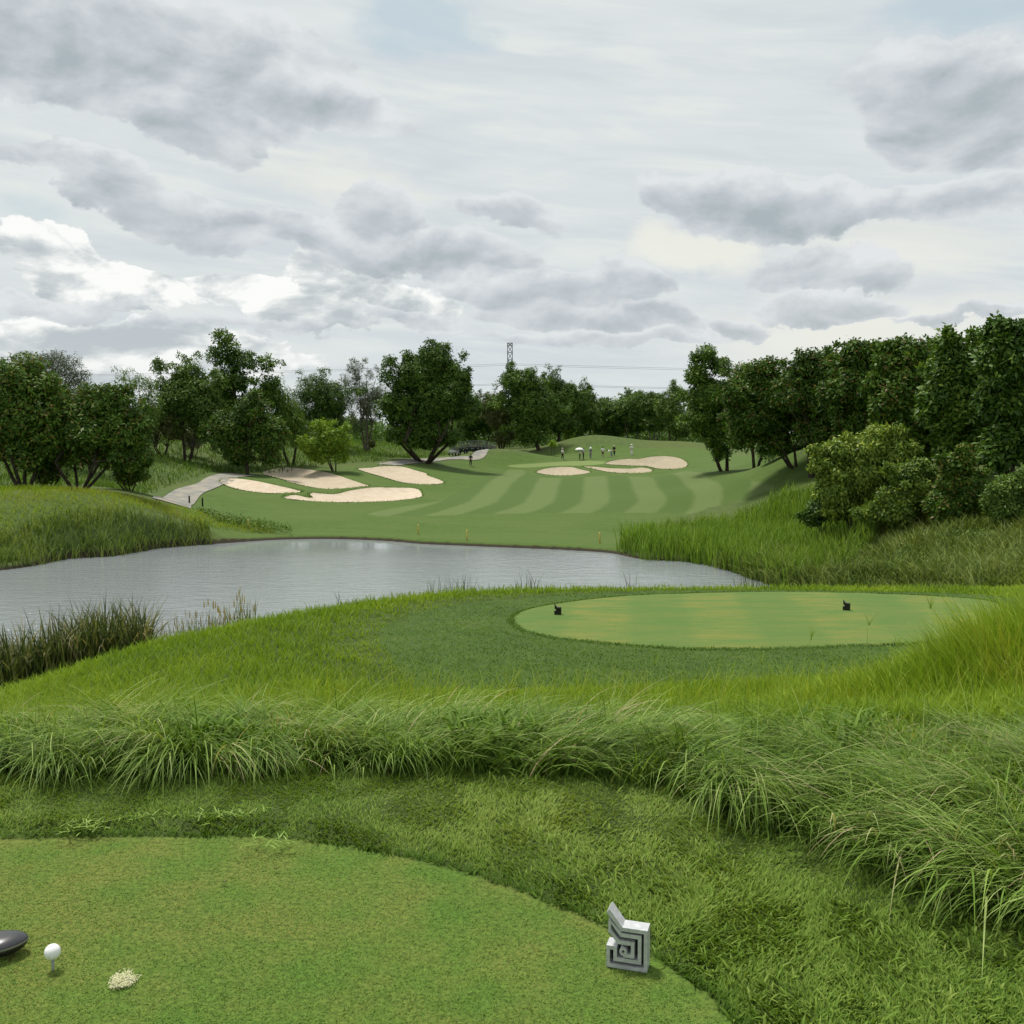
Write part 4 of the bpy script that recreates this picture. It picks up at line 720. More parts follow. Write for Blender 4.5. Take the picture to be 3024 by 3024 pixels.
tree("background_tree", "darkest grove tree directly behind the tallest golfers mound", (1860, 1315, 190), [(1850, 1210, 56, 44), (1880, 1245, 50, 44), (1835, 1260, 40, 30)], L_deep, .28, 1600, 6, 3, 35, group=CT, bk=mt_pale)
tree("background_tree", "dark tree with pale bare stems right of the mound", (1925, 1318, 186), [(1925, 1200, 36, 36), (1935, 1245, 42, 44)], L_mix, .26, 1200, 6, 4, 36, group=CT, red=.08, bk=mt_pale)
tree("background_tree", "light topped tree left of the tall tree at the fairway edge", (1985, 1322, 176), [(1990, 1165, 36, 32), (1980, 1210, 45, 48), (2010, 1260, 40, 48)], L_mid, .27, 1600, 6, 2, 37, group=CT)
tree("yellow_shrub", "tiny yellow-green shrub at the left foot of the mound", (1632, 1325, 160), [(1632, 1312, 12, 9)], L_yel, .2, 60, 6, 2, 38, group=CT, cat="bush")
tree("yellow_shrub", "yellowish upright shrub behind the mound under the domed trees", (1680, 1312, 180), [(1680, 1285, 16, 22)], L_yel, .22, 130, 6, 2, 39, group=CT, cat="bush")
far_specs = [(-200, 1230, 150, 70), (60, 1235, 150, 60), (330, 1250, 130, 45), (620, 1250, 130, 50), (860, 1255, 110, 40), (1060, 1262, 90, 34), (1340, 1240, 90, 50), (1500, 1240, 90, 50), (1660, 1235, 90, 55), (1760, 1200, 70, 45), (1830, 1225, 90, 50), (1900, 1190, 60, 36), (2000, 1235, 90, 55), (2150, 1230, 100, 60)]
fl_ = ["hazy distant tree beyond the far left trees", "distant tree showing low behind the feathery tree", "distant tree glimpsed behind the bamboo-like tree", "distant tree behind the tall airy tree", "distant tree behind the drooping fronds", "distant tree seen through the bare wispy branches", "distant dark tree behind the golf carts",
       "distant tree behind the brown scrubby tree", "distant tree behind the narrower dome", "distant flat-topped tree left of the lowest skyline gap", "distant tree filling the gap over the mound", "distant tree crest above the darkest grove", "distant tree behind the light topped tree", "distant tree behind the tall fairway-edge tree"]
for i, ((cx, cy, rx, ry), lb) in enumerate(zip(far_specs, fl_)):
    tree("distant_tree", lb, (cx, 1300, 225), [(cx - rx * .4, cy, rx * .6, ry), (cx + rx * .4, cy + 8, rx * .6, ry * .9), (cx, cy + ry * .75, rx, ry * .8)], L_deep if i % 2 else L_mid, .5, 900, 5, 1, 200 + i, group="distant trees closing the skyline", limbs=4)
# --- right
tree("tall_fairway_tree", "tall narrow tree with hanging foliage at the right fairway edge", (2140, 1378, 116), [(2085, 1045, 48, 38), (2130, 1085, 44, 40), (2060, 1110, 45, 45), (2100, 1170, 85, 60), (2070, 1240, 60, 60), (2130, 1290, 65, 55), (2180, 1200, 50, 70), (2130, 1340, 40, 28)], L_deep, .28, 3600, 6, 2, 51, group=RT, sub=70, lump=.13, red=.05, forkz=.2)
tree("broadleaf_tree", "reddish-green tree in front of the shaded slope at the start of the right grove", (2345, 1352, 94), [(2250, 1110, 60, 45), (2200, 1300, 70, 32), (2300, 1318, 60, 24), (2180, 1160, 70, 60), (2290, 1170, 95, 75), (2230, 1240, 95, 60), (2360, 1230, 75, 60), (2290, 1290, 70, 26)], L_mix, .27, 3900, 6, 3, 52, group=RT, red=.10, sub=64, forkz=.17)
tree("broadleaf_tree", "reddish-brown mottled tree over the dark hollow of the right grove", (2400, 1350, 90), [(2380, 1085, 65, 45), (2450, 1120, 95, 65), (2370, 1170, 80, 60), (2470, 1200, 110, 75), (2420, 1270, 85, 40)], L_mix, .28, 3900, 6, 3, 53, group=RT, red=.2, sub=64, forkz=.2)
tree("broadleaf_tree", "green leafy tree with a crisp raised crest in the right grove", (2560, 1370, 80), [(2530, 1055, 85, 45), (2600, 1090, 90, 60), (2540, 1150, 120, 70), (2620, 1200, 90, 80), (2540, 1260, 90, 60)], L_mix, .28, 3900, 6, 2, 54, group=RT, red=.12, sub=64)
tree("broadleaf_tree", "darker tree rising behind the lime vine bush in the right grove", (2690, 1390, 72), [(2680, 1060, 80, 55), (2740, 1120, 85, 75), (2660, 1180, 100, 80), (2760, 1230, 80, 80), (2680, 1300, 90, 60)], L_mix, .27, 3900, 6, 3, 55, group=RT, red=.10, sub=60)
tree("broadleaf_tree", "large-leaved glossy tree with two pointed tops near the right edge", (2830, 1410, 64), [(2800, 1010, 48, 34), (2870, 1040, 60, 45), (2820, 1100, 90, 70), (2900, 1160, 90, 80), (2810, 1210, 95, 80), (2860, 1310, 110, 70)], L_deep, .30, 4200, 6, 3, 56, group=RT, sub=60, red=.05)
tree("broadleaf_tree", "highest large-leaved tree cut off by the right edge of the picture", (2990, 1430, 57), [(2985, 985, 70, 40), (3070, 990, 80, 50), (3000, 1070, 95, 75), (3090, 1130, 90, 80), (2980, 1190, 90, 80), (3060, 1280, 110, 80), (2960, 1330, 80, 60)], L_deep, .30, 4600, 6, 3, 57, group=RT, sub=64, red=.04)
tree("broadleaf_tree", "dark green tree filling the middle of the right grove behind the front row", (2620, 1340, 98), [(2590, 1120, 130, 60), (2720, 1090, 120, 60), (2650, 1200, 180, 80), (2850, 1130, 120, 90), (2800, 1230, 150, 80)], L_deep, .34, 2600, 6, 3, 58, group=RT, sub=60)
for i_, (bx_, dd_, E_, lb_) in enumerate([(2230, 112, [(2215, 1150, 75, 70), (2240, 1240, 80, 70), (2200, 1280, 60, 40)], "dark tree filling the gap right of the tall fairway-edge tree"), (2480, 100, [(2450, 1090, 90, 50), (2500, 1160, 110, 80), (2460, 1250, 110, 60)], "dark green tree behind the reddish-brown mottled tree"),
        (2660, 88, [(2650, 1050, 60, 45), (2680, 1120, 90, 70), (2640, 1230, 120, 80), (2650, 1310, 120, 50)], "dark green tree rising between the crisp crested tree and the pointed tops"), (2780, 78, [(2760, 1040, 60, 45), (2790, 1110, 90, 70), (2760, 1220, 120, 80), (2780, 1320, 130, 60)], "dark green tree just left of the glossy large-leaved tree"), (2920, 70, [(2930, 1020, 60, 45), (2930, 1110, 90, 80), (2900, 1230, 120, 80), (2940, 1350, 150, 70)], "dark green tree between the two large-leaved trees")]):
    tree("broadleaf_tree", lb_, (bx_, 1350, dd_), E_, L_deep if i_ % 2 else L_mix, .28, 2600, 6, 3, 70 + i_, group=RT, sub=50, red=.04)
tree("understory_shrub", "low shrub added to darken the hollow under the reddish-green trees", (2330, 1350, 99), [(2270, 1310, 60, 34), (2360, 1325, 70, 36), (2420, 1340, 50, 34)], L_deep, .26, 1100, 6, 3, 79, group=RT, cat="bush", forkz=.1)  # shrub added where there is only a dark hollow
tree("understory_shrub", "shadowed shrub in the hollow below the right grove", (2480, 1385, 82), [(2470, 1340, 80, 40), (2600, 1360, 100, 50)], L_deep, .26, 1100, 6, 3, 59, group=RT, cat="bush", forkz=.1)
BG = "bushes on the right bank"
tree("vine_bush", "lime-green flowering vine heaped over a bush at the head of the reeds", (2520, 1560, 57), [(2590, 1275, 62, 32), (2480, 1330, 75, 40), (2560, 1330, 90, 55), (2430, 1370, 52, 38), (2640, 1340, 60, 60), (2540, 1400, 110, 60), (2470, 1450, 70, 60), (2600, 1470, 100, 60), (2480, 1500, 60, 40), (2500, 1285, 26, 14), (2655, 1265, 24, 16), (2400, 1330, 22, 20), (2695, 1320, 30, 22), (2690, 1420, 60, 50)], L_lime, .19, 4600, 6, 5, 61, group=BG, cat="bush", forkz=.2, sub=110, lump=.13, droop=.35, hollow=.1)
tree("olive_bush", "olive-brown bush right of the lime vine", (2690, 1560, 54), [(2690, 1395, 75, 45), (2740, 1450, 95, 60), (2650, 1510, 110, 60), (2760, 1520, 100, 50)], L_lime, .17, 2600, 6, 4, 62, group=BG, cat="bush", forkz=.2)
tree("olive_bush", "taller reddish-olive bush in front of the dark trees near the right edge", (2830, 1560, 52), [(2820, 1370, 55, 45), (2850, 1440, 80, 55), (2800, 1500, 90, 55), (2900, 1500, 80, 50)], L_mix, .17, 3000, 6, 4, 63, group=BG, cat="bush", red=.16, forkz=.2)
tree("green_bush", "fresh green bush at the right edge above the tangled undergrowth", (2990, 1560, 48), [(2980, 1450, 70, 40), (3060, 1430, 80, 60), (2960, 1500, 80, 45), (3070, 1510, 90, 50)], L_mid, .17, 3000, 6, 4, 64, group=BG, cat="bush", forkz=.2)
tree("green_bush", "small green bush between the lime vine and the reeds", (2440, 1570, 58), [(2440, 1500, 50, 45), (2400, 1530, 40, 30)], L_deep, .16, 800, 6, 4, 65, group=BG, cat="bush", forkz=.2)
# =====================================================================  woodland floor
def leafy(name, label, poly, n, h0, h1_, leaf, mat, per=4, seed=5, cat=None):
    rg = np.random.default_rng(seed); XY = inz(n, poly); n = len(XY); z = H(XY[:, 0], XY[:, 1]); nz = fnoise(XY[:, 0] * .22, XY[:, 1] * .22, seed, 3)
    top = h0 + (h1_ - h0) * np.clip(nz * 1.7 - .3, 0, 1); C_ = np.stack([XY[:, 0], XY[:, 1], z + top * rg.uniform(.05, 1, n) ** .6], 1); C_ = np.repeat(C_, per, 0) + rg.normal(0, leaf * .6, (n * per, 3))
    dr = unit(rg.normal(0, 1, C_.shape) + np.array([0, -.2, .35])); sd_ = unit(np.cross(dr, rg.normal(0, 1, C_.shape))); L = leaf * rg.uniform(.6, 1.3, (len(C_), 1)); md = C_ + dr * L * .5
    V = np.stack([C_, md + sd_ * L * .25, C_ + dr * L, md - sd_ * L * .25], 1).reshape(-1, 3)
    v = np.clip(.4 + rg.normal(0, .18, len(C_)) + np.repeat(nz - .5, per) * .5, 0, 1)
    return tag(link(name, mesh_np(name, V, np.arange(len(V)).reshape(-1, 4), v), mat), label, kind='stuff')
pz = lambda L: np.array([P(px, 1400, d)[:2] for px, d in L])
leafy("woodland_undergrowth", "dark bushy undergrowth closing the gaps below the trees behind the green", pz([(850, 172), (1150, 182), (1400, 182), (1500, 180), (1620, 190), (1900, 192), (2050, 180), (2200, 168), (2300, 215), (850, 215)]), 16000, 1.2, 4.6, .5, L_deep, 5, 5)
leafy("woodland_undergrowth", "undergrowth added beneath the right grove to darken its floor", pz([(2230, 108), (2420, 97), (2560, 88), (2700, 76), (2900, 68), (3300, 58), (3500, 90), (2900, 120), (2250, 135)]), 11000, .6, 3.4, .36, L_deep, 5, 6)  # leaf mass added to bring shadow over the pale ground
leafy("woodland_undergrowth", "scrubby undergrowth behind the trees on the left slope", pz([(-500, 100), (0, 108), (300, 118), (600, 138), (850, 150), (1000, 165), (850, 185), (0, 150), (-500, 140)]), 10000, .6, 3.2, .4, L_olive, 5, 7)
leafy("bank_shrubs", "low mixed leafy growth under the bushes of the right bank", pz([(2330, 52), (2500, 46), (2800, 43), (3400, 40), (3500, 62), (2900, 60), (2560, 62), (2380, 62)]), 4200, .2, 1.0, .15, L_mid, 5, 8)
leafy("weed_patch", "leafy weeds along the top of the left bank", pz([(640, 77), (760, 77.5), (860, 76.5), (850, 79.5), (700, 80.5), (560, 80)]), 900, .1, .7, .16, L_mid, 5, 9)
# =====================================================================  made objects
m_silver = simple("cast_aluminium", (.52, .53, .54, 1), .42, .25, .5, .10, 60, .12); m_dark = simple("recess_shade", (.018, .018, .017, 1), .8)
m_shaded = simple("shaded_marker_metal", (.055, .050, .042, 1), .38, .5, .5, .2, 60, .1)  # dark colour carries the shading on the lower markers' fronts
def marker(name, label, loc, rz, mt, s=1.0):
    w = 48.0; cl = [(16, 752), (208, 512), (536, 512), (536, 24), (24, 24), (24, 255), (122, 255), (122, 115), (455, 115), (455, 436), (205, 436), (44, 604), (44, 470), (172, 340), (360, 340), (360, 180), (232, 180)]
    sx, sz = 1.92e-4 / .95 * s, 1.92e-4 / .87 * s; p = np.array(cl, float); n = len(p); Lf, Rt = [], []
    for i in range(n):
        d1 = p[i] - p[i - 1] if i else p[1] - p[0]; d2 = p[i + 1] - p[i] if i < n - 1 else d1; d1 = d1 / np.linalg.norm(d1); d2 = d2 / np.linalg.norm(d2)
        n1, n2 = np.array([-d1[1], d1[0]]), np.array([-d2[1], d2[0]]); m = n1 + n2; m /= np.linalg.norm(m); k = min(w / 2 / max(m @ n1, .45), w * .75)
        Lf.append(p[i] + m * k); Rt.append(p[i] - m * k)
    Lf[0] = np.array([0, 770 - 25.0]); Rt[0] = np.array([0, 700.0]); Lf[0] = np.array([38, 752.0]); 
    t = tag(empty(name, loc, rz), label, "tee marker", "tee markers")
    X = lambda q: (q[0] - 280) * sx
    bm = bmesh.new(); dep = .046 * s; rows_ = []
    for a, b_ in zip(Lf, Rt): rows_.append([bm.verts.new((X(q), y, q[1] * sz)) for q, y in ((a, 0), (b_, 0), (b_, dep), (a, dep))])
    for r0, r1 in zip(rows_, rows_[1:]):
        for k in range(4): bm.faces.new((r0[k], r0[(k + 1) % 4], r1[(k + 1) % 4], r1[k]))
    bm.faces.new(rows_[0]); bm.faces.new(rows_[-1][::-1])
    bmesh.ops.bevel(bm, geom=[e for e in bm.edges if e.calc_face_angle(0) > .6], offset=.0008 * s, segments=2, affect='EDGES', clamp_overlap=True)
    link("frame", bm_mesh(bm, "frame"), mt, t)
    bm = bmesh.new(); N = 24; cx, cz, ro, ri = 232, 228, 52, 20; vs_ = []
    for i in range(N):
        a = 2 * math.pi * i / N; vs_.append([bm.verts.new(((cx + r_ * math.cos(a) - 280) * sx, y, (cz + r_ * math.sin(a)) * sz)) for r_, y in ((ro, -.0012), (ri, -.0012), (ri, dep * .8), (ro, dep * .8))])
    for i in range(N):
        for k in range(4): bm.faces.new((vs_[i][k], vs_[i][(k + 1) % 4], vs_[(i + 1) % N][(k + 1) % 4], vs_[(i + 1) % N][k]))
    link("ring", bm_mesh(bm, "ring"), mt, t)
    bm = bmesh.new(); poly = [(20, 20), (542, 20), (542, 500), (205, 500), (30, 715), (30, 480), (160, 320), (150, 255), (20, 255)]
    fr = [bm.verts.new((X(q), dep * .62, q[1] * sz)) for q in poly]; f = bm.faces.new(fr); r = bmesh.ops.extrude_face_region(bm, geom=[f])
    for v in r['geom']:
        if isinstance(v, bmesh.types.BMVert): v.co.y = dep * .97
    bmesh.ops.triangulate(bm, faces=[f_ for f_ in bm.faces if len(f_.verts) > 4]); link("backing", bm_mesh(bm, "backing"), m_dark, t)  # near-black plate puts shade into the gaps between the strips
    return t
q = onplane(1850, 2866, 0); marker("tee_marker", "large silver geometric tee marker on the near tee", (q[0], q[1], .002), R(-17), m_silver)
q = onplane(1647, 1820, ZT2); marker("tee_marker", "tee marker on the left of the lower tee, its metal coloured dark as shading", (q[0], q[1], h1(*q) + .002), R(-6), m_shaded)
q = onplane(2499, 1807, ZT2); marker("tee_marker", "tee marker on the right of the lower tee, its metal coloured dark as shading", (q[0], q[1], h1(*q) + .002), R(-28), m_shaded, 1.0)
# ball on its tee
def lathe(name, prof, mat, parent=None, n=28, loc=(0, 0, 0)):
    bm = bmesh.new(); rr = [[bm.verts.new((r_ * math.cos(2 * math.pi * i / n) + loc[0], r_ * math.sin(2 * math.pi * i / n) + loc[1], z + loc[2])) for i in range(n)] for r_, z in prof]
    for a, b_ in zip(rr, rr[1:]):
        for i in range(n): bm.faces.new((a[i], a[(i + 1) % n], b_[(i + 1) % n], b_[i]))
    bm.faces.new(rr[0][::-1]); bm.faces.new(rr[-1]); return link(name, bm_mesh(bm, name, True), mat, parent)
rb = ray(155, 2811) * 2.69; bc = np.array([rb[0], rb[1], CAMZ + rb[2]]); BR = .02135
m_ball, T, b = material("ball_cover", (.80, .81, .80, 1), .28, 0, .5); co = T.n('ShaderNodeTexCoord').outputs['Object']; vo = T.n('ShaderNodeTexVoronoi'); vo.inputs['Scale'].default_value = 290
T.put(vo.inputs['Vector'], co); T.put(b.inputs['Normal'], T.bump(T.ss(vo.outputs['Distance'], .1, .55), .5, .0006))
bm = bmesh.new(); bmesh.ops.create_icosphere(bm, subdivisions=5, radius=BR); o = link("golf_ball", bm_mesh(bm, "ball", True), m_ball); o.location = bc
tag(o, "white golf ball teed up at the lower left", "golf ball")
bm = bmesh.new(); bmesh.ops.create_circle(bm, cap_ends=True, segments=12, radius=.0011); me = bm_mesh(bm, "mark"); mk = link("printed_mark", me, simple("print_ink", (.25, .25, .28, 1)), o)
dv_ = Vector((.02, -.95, -.22)).normalized(); mk.location = dv_ * (BR + .0001); mk.rotation_euler = dv_.to_track_quat('Z', 'Y').to_euler()
tt = bc[2] - BR + .0012
o = lathe("golf_tee", [(.0028, -.012), (.0033, tt * .5), (.0034, tt - .012), (.0048, tt - .006), (.0066, tt - .001), (.0066, tt)], simple("tee_plastic", (.36, .39, .43, 1), .4)); o.location = (bc[0], bc[1], 0); tag(o, "pale grey tee peg holding up the golf ball", "golf tee")
# driver head resting at the left edge
q = onplane(12, 2822, 0); hd_ = tag(empty("golf_club", (q[0], q[1], 0), R(24)), "black golf driver head resting behind the ball at the left edge", "golf club")
m_crown = simple("driver_crown", (.045, .047, .050, 1), .3, .1, .6, .1, 30); m_rim = simple("driver_rim", (.30, .31, .33, 1), .3, .8, .5); m_blk = simple("driver_sole", (.012, .012, .013, 1), .35)
def blob(name, rx, ry, zt, zb, mat, z0, e=1.0, parent=None, zlo=-1, zhi=1, grow=1.0):
    bm = bmesh.new(); nu, nv = 48, 16; rr = []
    for j in range(nv + 1):
        f = zlo + (zhi - zlo) * j / nv; row = []; c_ = math.sqrt(max(0, 1 - abs(f) ** 2.2))
        for i in range(nu):
            a = 2 * math.pi * i / nu; x = math.cos(a); y = math.sin(a); k = 1 - .16 * max(0, x) ** 2 * (1 - abs(y))
            row.append(bm.verts.new((x * rx * c_ * grow, y * ry * c_ * grow * (1 - .22 * x), z0 + (f * zt if f > 0 else f * zb))))
        rr.append(row)
    for a, b_ in zip(rr, rr[1:]):
        for i in range(nu): bm.faces.new((a[i], a[(i + 1) % nu], b_[(i + 1) % nu], b_[i]))
    bm.faces.new(rr[0][::-1]); bm.faces.new(rr[-1]); return link(name, bm_mesh(bm, name, True), mat, parent)
blob("crown", .063, .052, .024, .030, m_crown, .040, parent=hd_, zlo=.0, zhi=1)
blob("rim", .063, .052, .024, .030, m_rim, .0405, parent=hd_, zlo=-.12, zhi=.04, grow=1.018)
blob("sole", .063, .052, .024, .032, m_blk, .0385, parent=hd_, zlo=-.98, zhi=-.1)
v_, q_, = tube([(-.050, .012, .05), (-.060, .012, .085), (-.085, .010, .17)], [.0085, .007, .0065], 12); link("hosel", mesh_np("hosel", v_, q_, smooth=True), m_blk, hd_)
v_, q_, = tube([(-.085, .010, .17), (-.33, -.03, 1.02)], [.0048, .0075], 12); link("shaft", mesh_np("shaft", v_, q_, smooth=True), m_rim, hd_)
v_, q_, = tube([(-.33, -.03, 1.02), (-.40, -.04, 1.27)], [.0115, .0135], 12); link("grip", mesh_np("grip", v_, q_, smooth=True), m_blk, hd_)
# divot filled with sand
dc = onplane(362, 2903, 0); gx = rng.normal(0, 1, (1900, 2)); gn = fnoise(gx[:, 0] * 1.3 + 5, gx[:, 1] * 1.3 + 5, 8, 3); gx = gx[np.linalg.norm(gx, axis=1) < .9 + 2.2 * gn]; gx = dc + gx * np.array([.015, .020]) * (1 + .35 * fnoise(gx[:, 0] * 2 + 9, gx[:, 1] * 2, 3, 2)[:, None]); n = len(gx)
stuff("divot_sand", [blades(gx, .003 + .003 * U(n), .0035, U(n) * 6.28, .8 + .6 * U(n), 1.4, 1, U(n), z=.004 + .008 * U(n), zo=0)], leafmat("divot_mix", [(0, (.25, .32, .10, 1)), (.3, (.48, .50, .25, 1)), (.6, (.60, .58, .36, 1)), (1, (.72, .68, .50, 1))], trans=0), "pale sand and seed filling a divot beside the ball")
for (px, py, s_) in [(815, 2568, .010), (663, 2606, .009)]:
    g = onplane(px, py, .012); bm = bmesh.new(); pts = [(-1, 0, .2), (-.3, .5, 0), (.6, .4, .3), (1, 0, .8), (.5, -.5, .2), (-.3, -.4, .5)]
    vs_ = [bm.verts.new((a * s_, b_ * s_, c_ * s_)) for a, b_, c_ in pts]; r_ = bmesh.ops.extrude_face_region(bm, geom=[bm.faces.new(vs_)])
    for v in r_['geom']:
        if isinstance(v, bmesh.types.BMVert): v.co.z += .0012
    bmesh.ops.triangulate(bm, faces=bm.faces[:]); o = link("dry_leaf", bm_mesh(bm, "leaf"), simple("dry_leaf", (.06, .04, .025, 1)))
    o.location = (g[0], g[1], .012); tag(o, "dark curled dry leaf, the %s of two on the near tee" % ("right" if px > 700 else "left"), "leaf", "dry leaves on the tee")
# stakes and posts
m_yel = simple("stake_yellow", (.62, .50, .12, 1), .6); m_post = simple("post_dark", (.018, .020, .018, 1), .6); m_wht = simple("white_paint", (.72, .72, .70, 1), .5)
def stake(name, label, px, py, r, h, mt, cat, grp, d0=30, dh=None):
    g = hit(px, py, H, d0) if dh is None else P(px, py, dh); o = lathe(name, [(r, -.2), (r, h - r * 1.4), (r * .75, h - r * .4), (r * .3, h)], mt, None, 10); o.location = (g[0], g[1], h1(g[0], g[1])); tag(o, label, cat, grp)
for px, py, lb in [(1235, 1578, "yellow hazard stake nearest the left end of the fairway shore"), (1379, 1596, "yellow hazard stake in the middle of the fairway shore"), (1771, 1604, "yellow hazard stake just left of the green reeds"), (733, 1562, "yellow hazard stake in the grass of the left bank")]:
    stake("hazard_stake", lb, px, py, .06, .80, m_yel, "stake", "yellow stakes along the pond")
stake("path_post", "dark post on the right edge of the cart path", 559, 1477, .075, .75, m_post, "post", "dark posts beside the cart path", dh=87)
stake("path_post", "dark post standing on the grass right of the cart path", 598, 1485, .075, .80, m_post, "post", "dark posts beside the cart path", dh=86)
stake("white_stake", "thin white stake above the middle tan bunker", 1124, 1378, .05, .6, m_wht, "stake", None, 60)
# transmission tower and its lines
m_steel = simple("galvanised_steel", (.20, .21, .23, 1), .6, .3)
tb = P(1506, 1300, 420); tz = P(1506, 1013, 420)[2]; tw = tag(empty("transmission_tower", (tb[0], 420, 0)), "grey steel lattice tower rising behind the domed trees", "tower")
def hw(z): return 1.02 if z > tz - 16 else 1.02 + (tz - 16 - z) * .10
lv = [0, 6, 12, 18, tz - 16, tz - 13, tz - 10, tz - 7, tz - 4, tz - 1.2, tz]; cn = [(-1, -1), (1, -1), (1, 1), (-1, 1)]
legs = []; br = []
for a, b_ in cn: link("leg", mesh_np("leg", *tube([(a * hw(z), b_ * hw(z), z) for z in lv], [.16] * len(lv), 4)), m_steel, tw)
for i in range(len(lv) - 1):
    for k in range(4):
        (a, b_), (c_, d_) = cn[k], cn[(k + 1) % 4]; z0, z1 = lv[i], lv[i + 1]; w0, w1 = hw(z0), hw(z1)
        for s_, e_ in (((a * w0, b_ * w0, z0), (c_ * w1, d_ * w1, z1)), ((c_ * w0, d_ * w0, z0), (a * w1, b_ * w1, z1)), ((a * w1, b_ * w1, z1), (c_ * w1, d_ * w1, z1))):
            v_, q_ = tube([s_, e_], [.09, .09], 4); br.append((v_, q_, np.zeros(len(q_))))
v_, q_, s_ = join(br); link("bracing", mesh_np("bracing", v_, q_), m_steel, tw)
arms = []
for zz in (P(1506, 1076, 420)[2], P(1506, 1134, 420)[2]):
    for y_ in (-4.5, 4.5): v_, q_ = tube([(0, 0, zz + .9), (0, y_, zz)], [.14, .09], 4); arms.append((v_, q_, np.zeros(len(q_)))); v_, q_ = tube([(0, 0, zz - .3), (0, y_, zz)], [.12, .09], 4); arms.append((v_, q_, np.zeros(len(q_))))
for a0 in (arms[:4], arms[4:]): v_, q_, s_ = join(a0); link("crossarm", mesh_np("crossarm", v_, q_), m_steel, tw)
wl = 0
for y0, yR, yL in ((1076, 1092, 1108), (1134, 1146, 1150)):
    for dy in (-4.5, 4.5):
        for side, pe, ye in (("right", 3900, yR), ("left", -900, yL)):
            a = P(1506, y0, 420); e = P(pe, ye, 420); zs = []
            for t in np.linspace(0, 1, 25): zs.append((a[0] + (e[0] - a[0]) * t, 420 + dy, a[2] + (e[2] - a[2]) * t - 5.0 * 4 * t * (1 - t) * .45))
            o = link("power_line", mesh_np("line", *tube(zs, [.055] * 25, 5)), m_steel); tag(o, "%s %s cable running %s from the tower" % ("upper" if y0 < 1100 else "lower", "nearer" if dy < 0 else "farther", side), "cable", "power lines")
# ---------------- people on the green
def skin(name, pts, edges, mat, parent):
    me = bpy.data.meshes.new(name); me.from_pydata([p[:3] for p in pts], edges, []); o = bpy.data.objects.new(name, me); COL.objects.link(o)
    md = o.modifiers.new("s", 'SKIN'); sv = me.skin_vertices[0].data
    for i, p in enumerate(pts): sv[i].radius = (p[3], p[4] if len(p) > 4 else p[3]); sv[i].use_root = (i == 0)
    ms = o.modifiers.new("d", 'SUBSURF'); ms.levels = 1; ms.render_levels = 1
    dg = bpy.context.evaluated_depsgraph_get(); nm = bpy.data.meshes.new_from_object(o.evaluated_get(dg)); bpy.data.objects.remove(o); nm.materials.clear()
    for p in nm.polygons: p.use_smooth = True
    return link(name, nm, mat, parent)
m_skin = simple("skin", (.36, .21, .14, 1), .6); cloth = lambda n_, c: simple(n_, c + (1,), .85)
W_, K_, N_, G_, B_ = cloth("white_cloth", (.72, .72, .70)), cloth("black_cloth", (.014, .014, .017)), cloth("dark_green_cloth", (.02, .045, .03)), cloth("grey_blue_cloth", (.17, .19, .24)), cloth("beige_cloth", (.45, .38, .28))
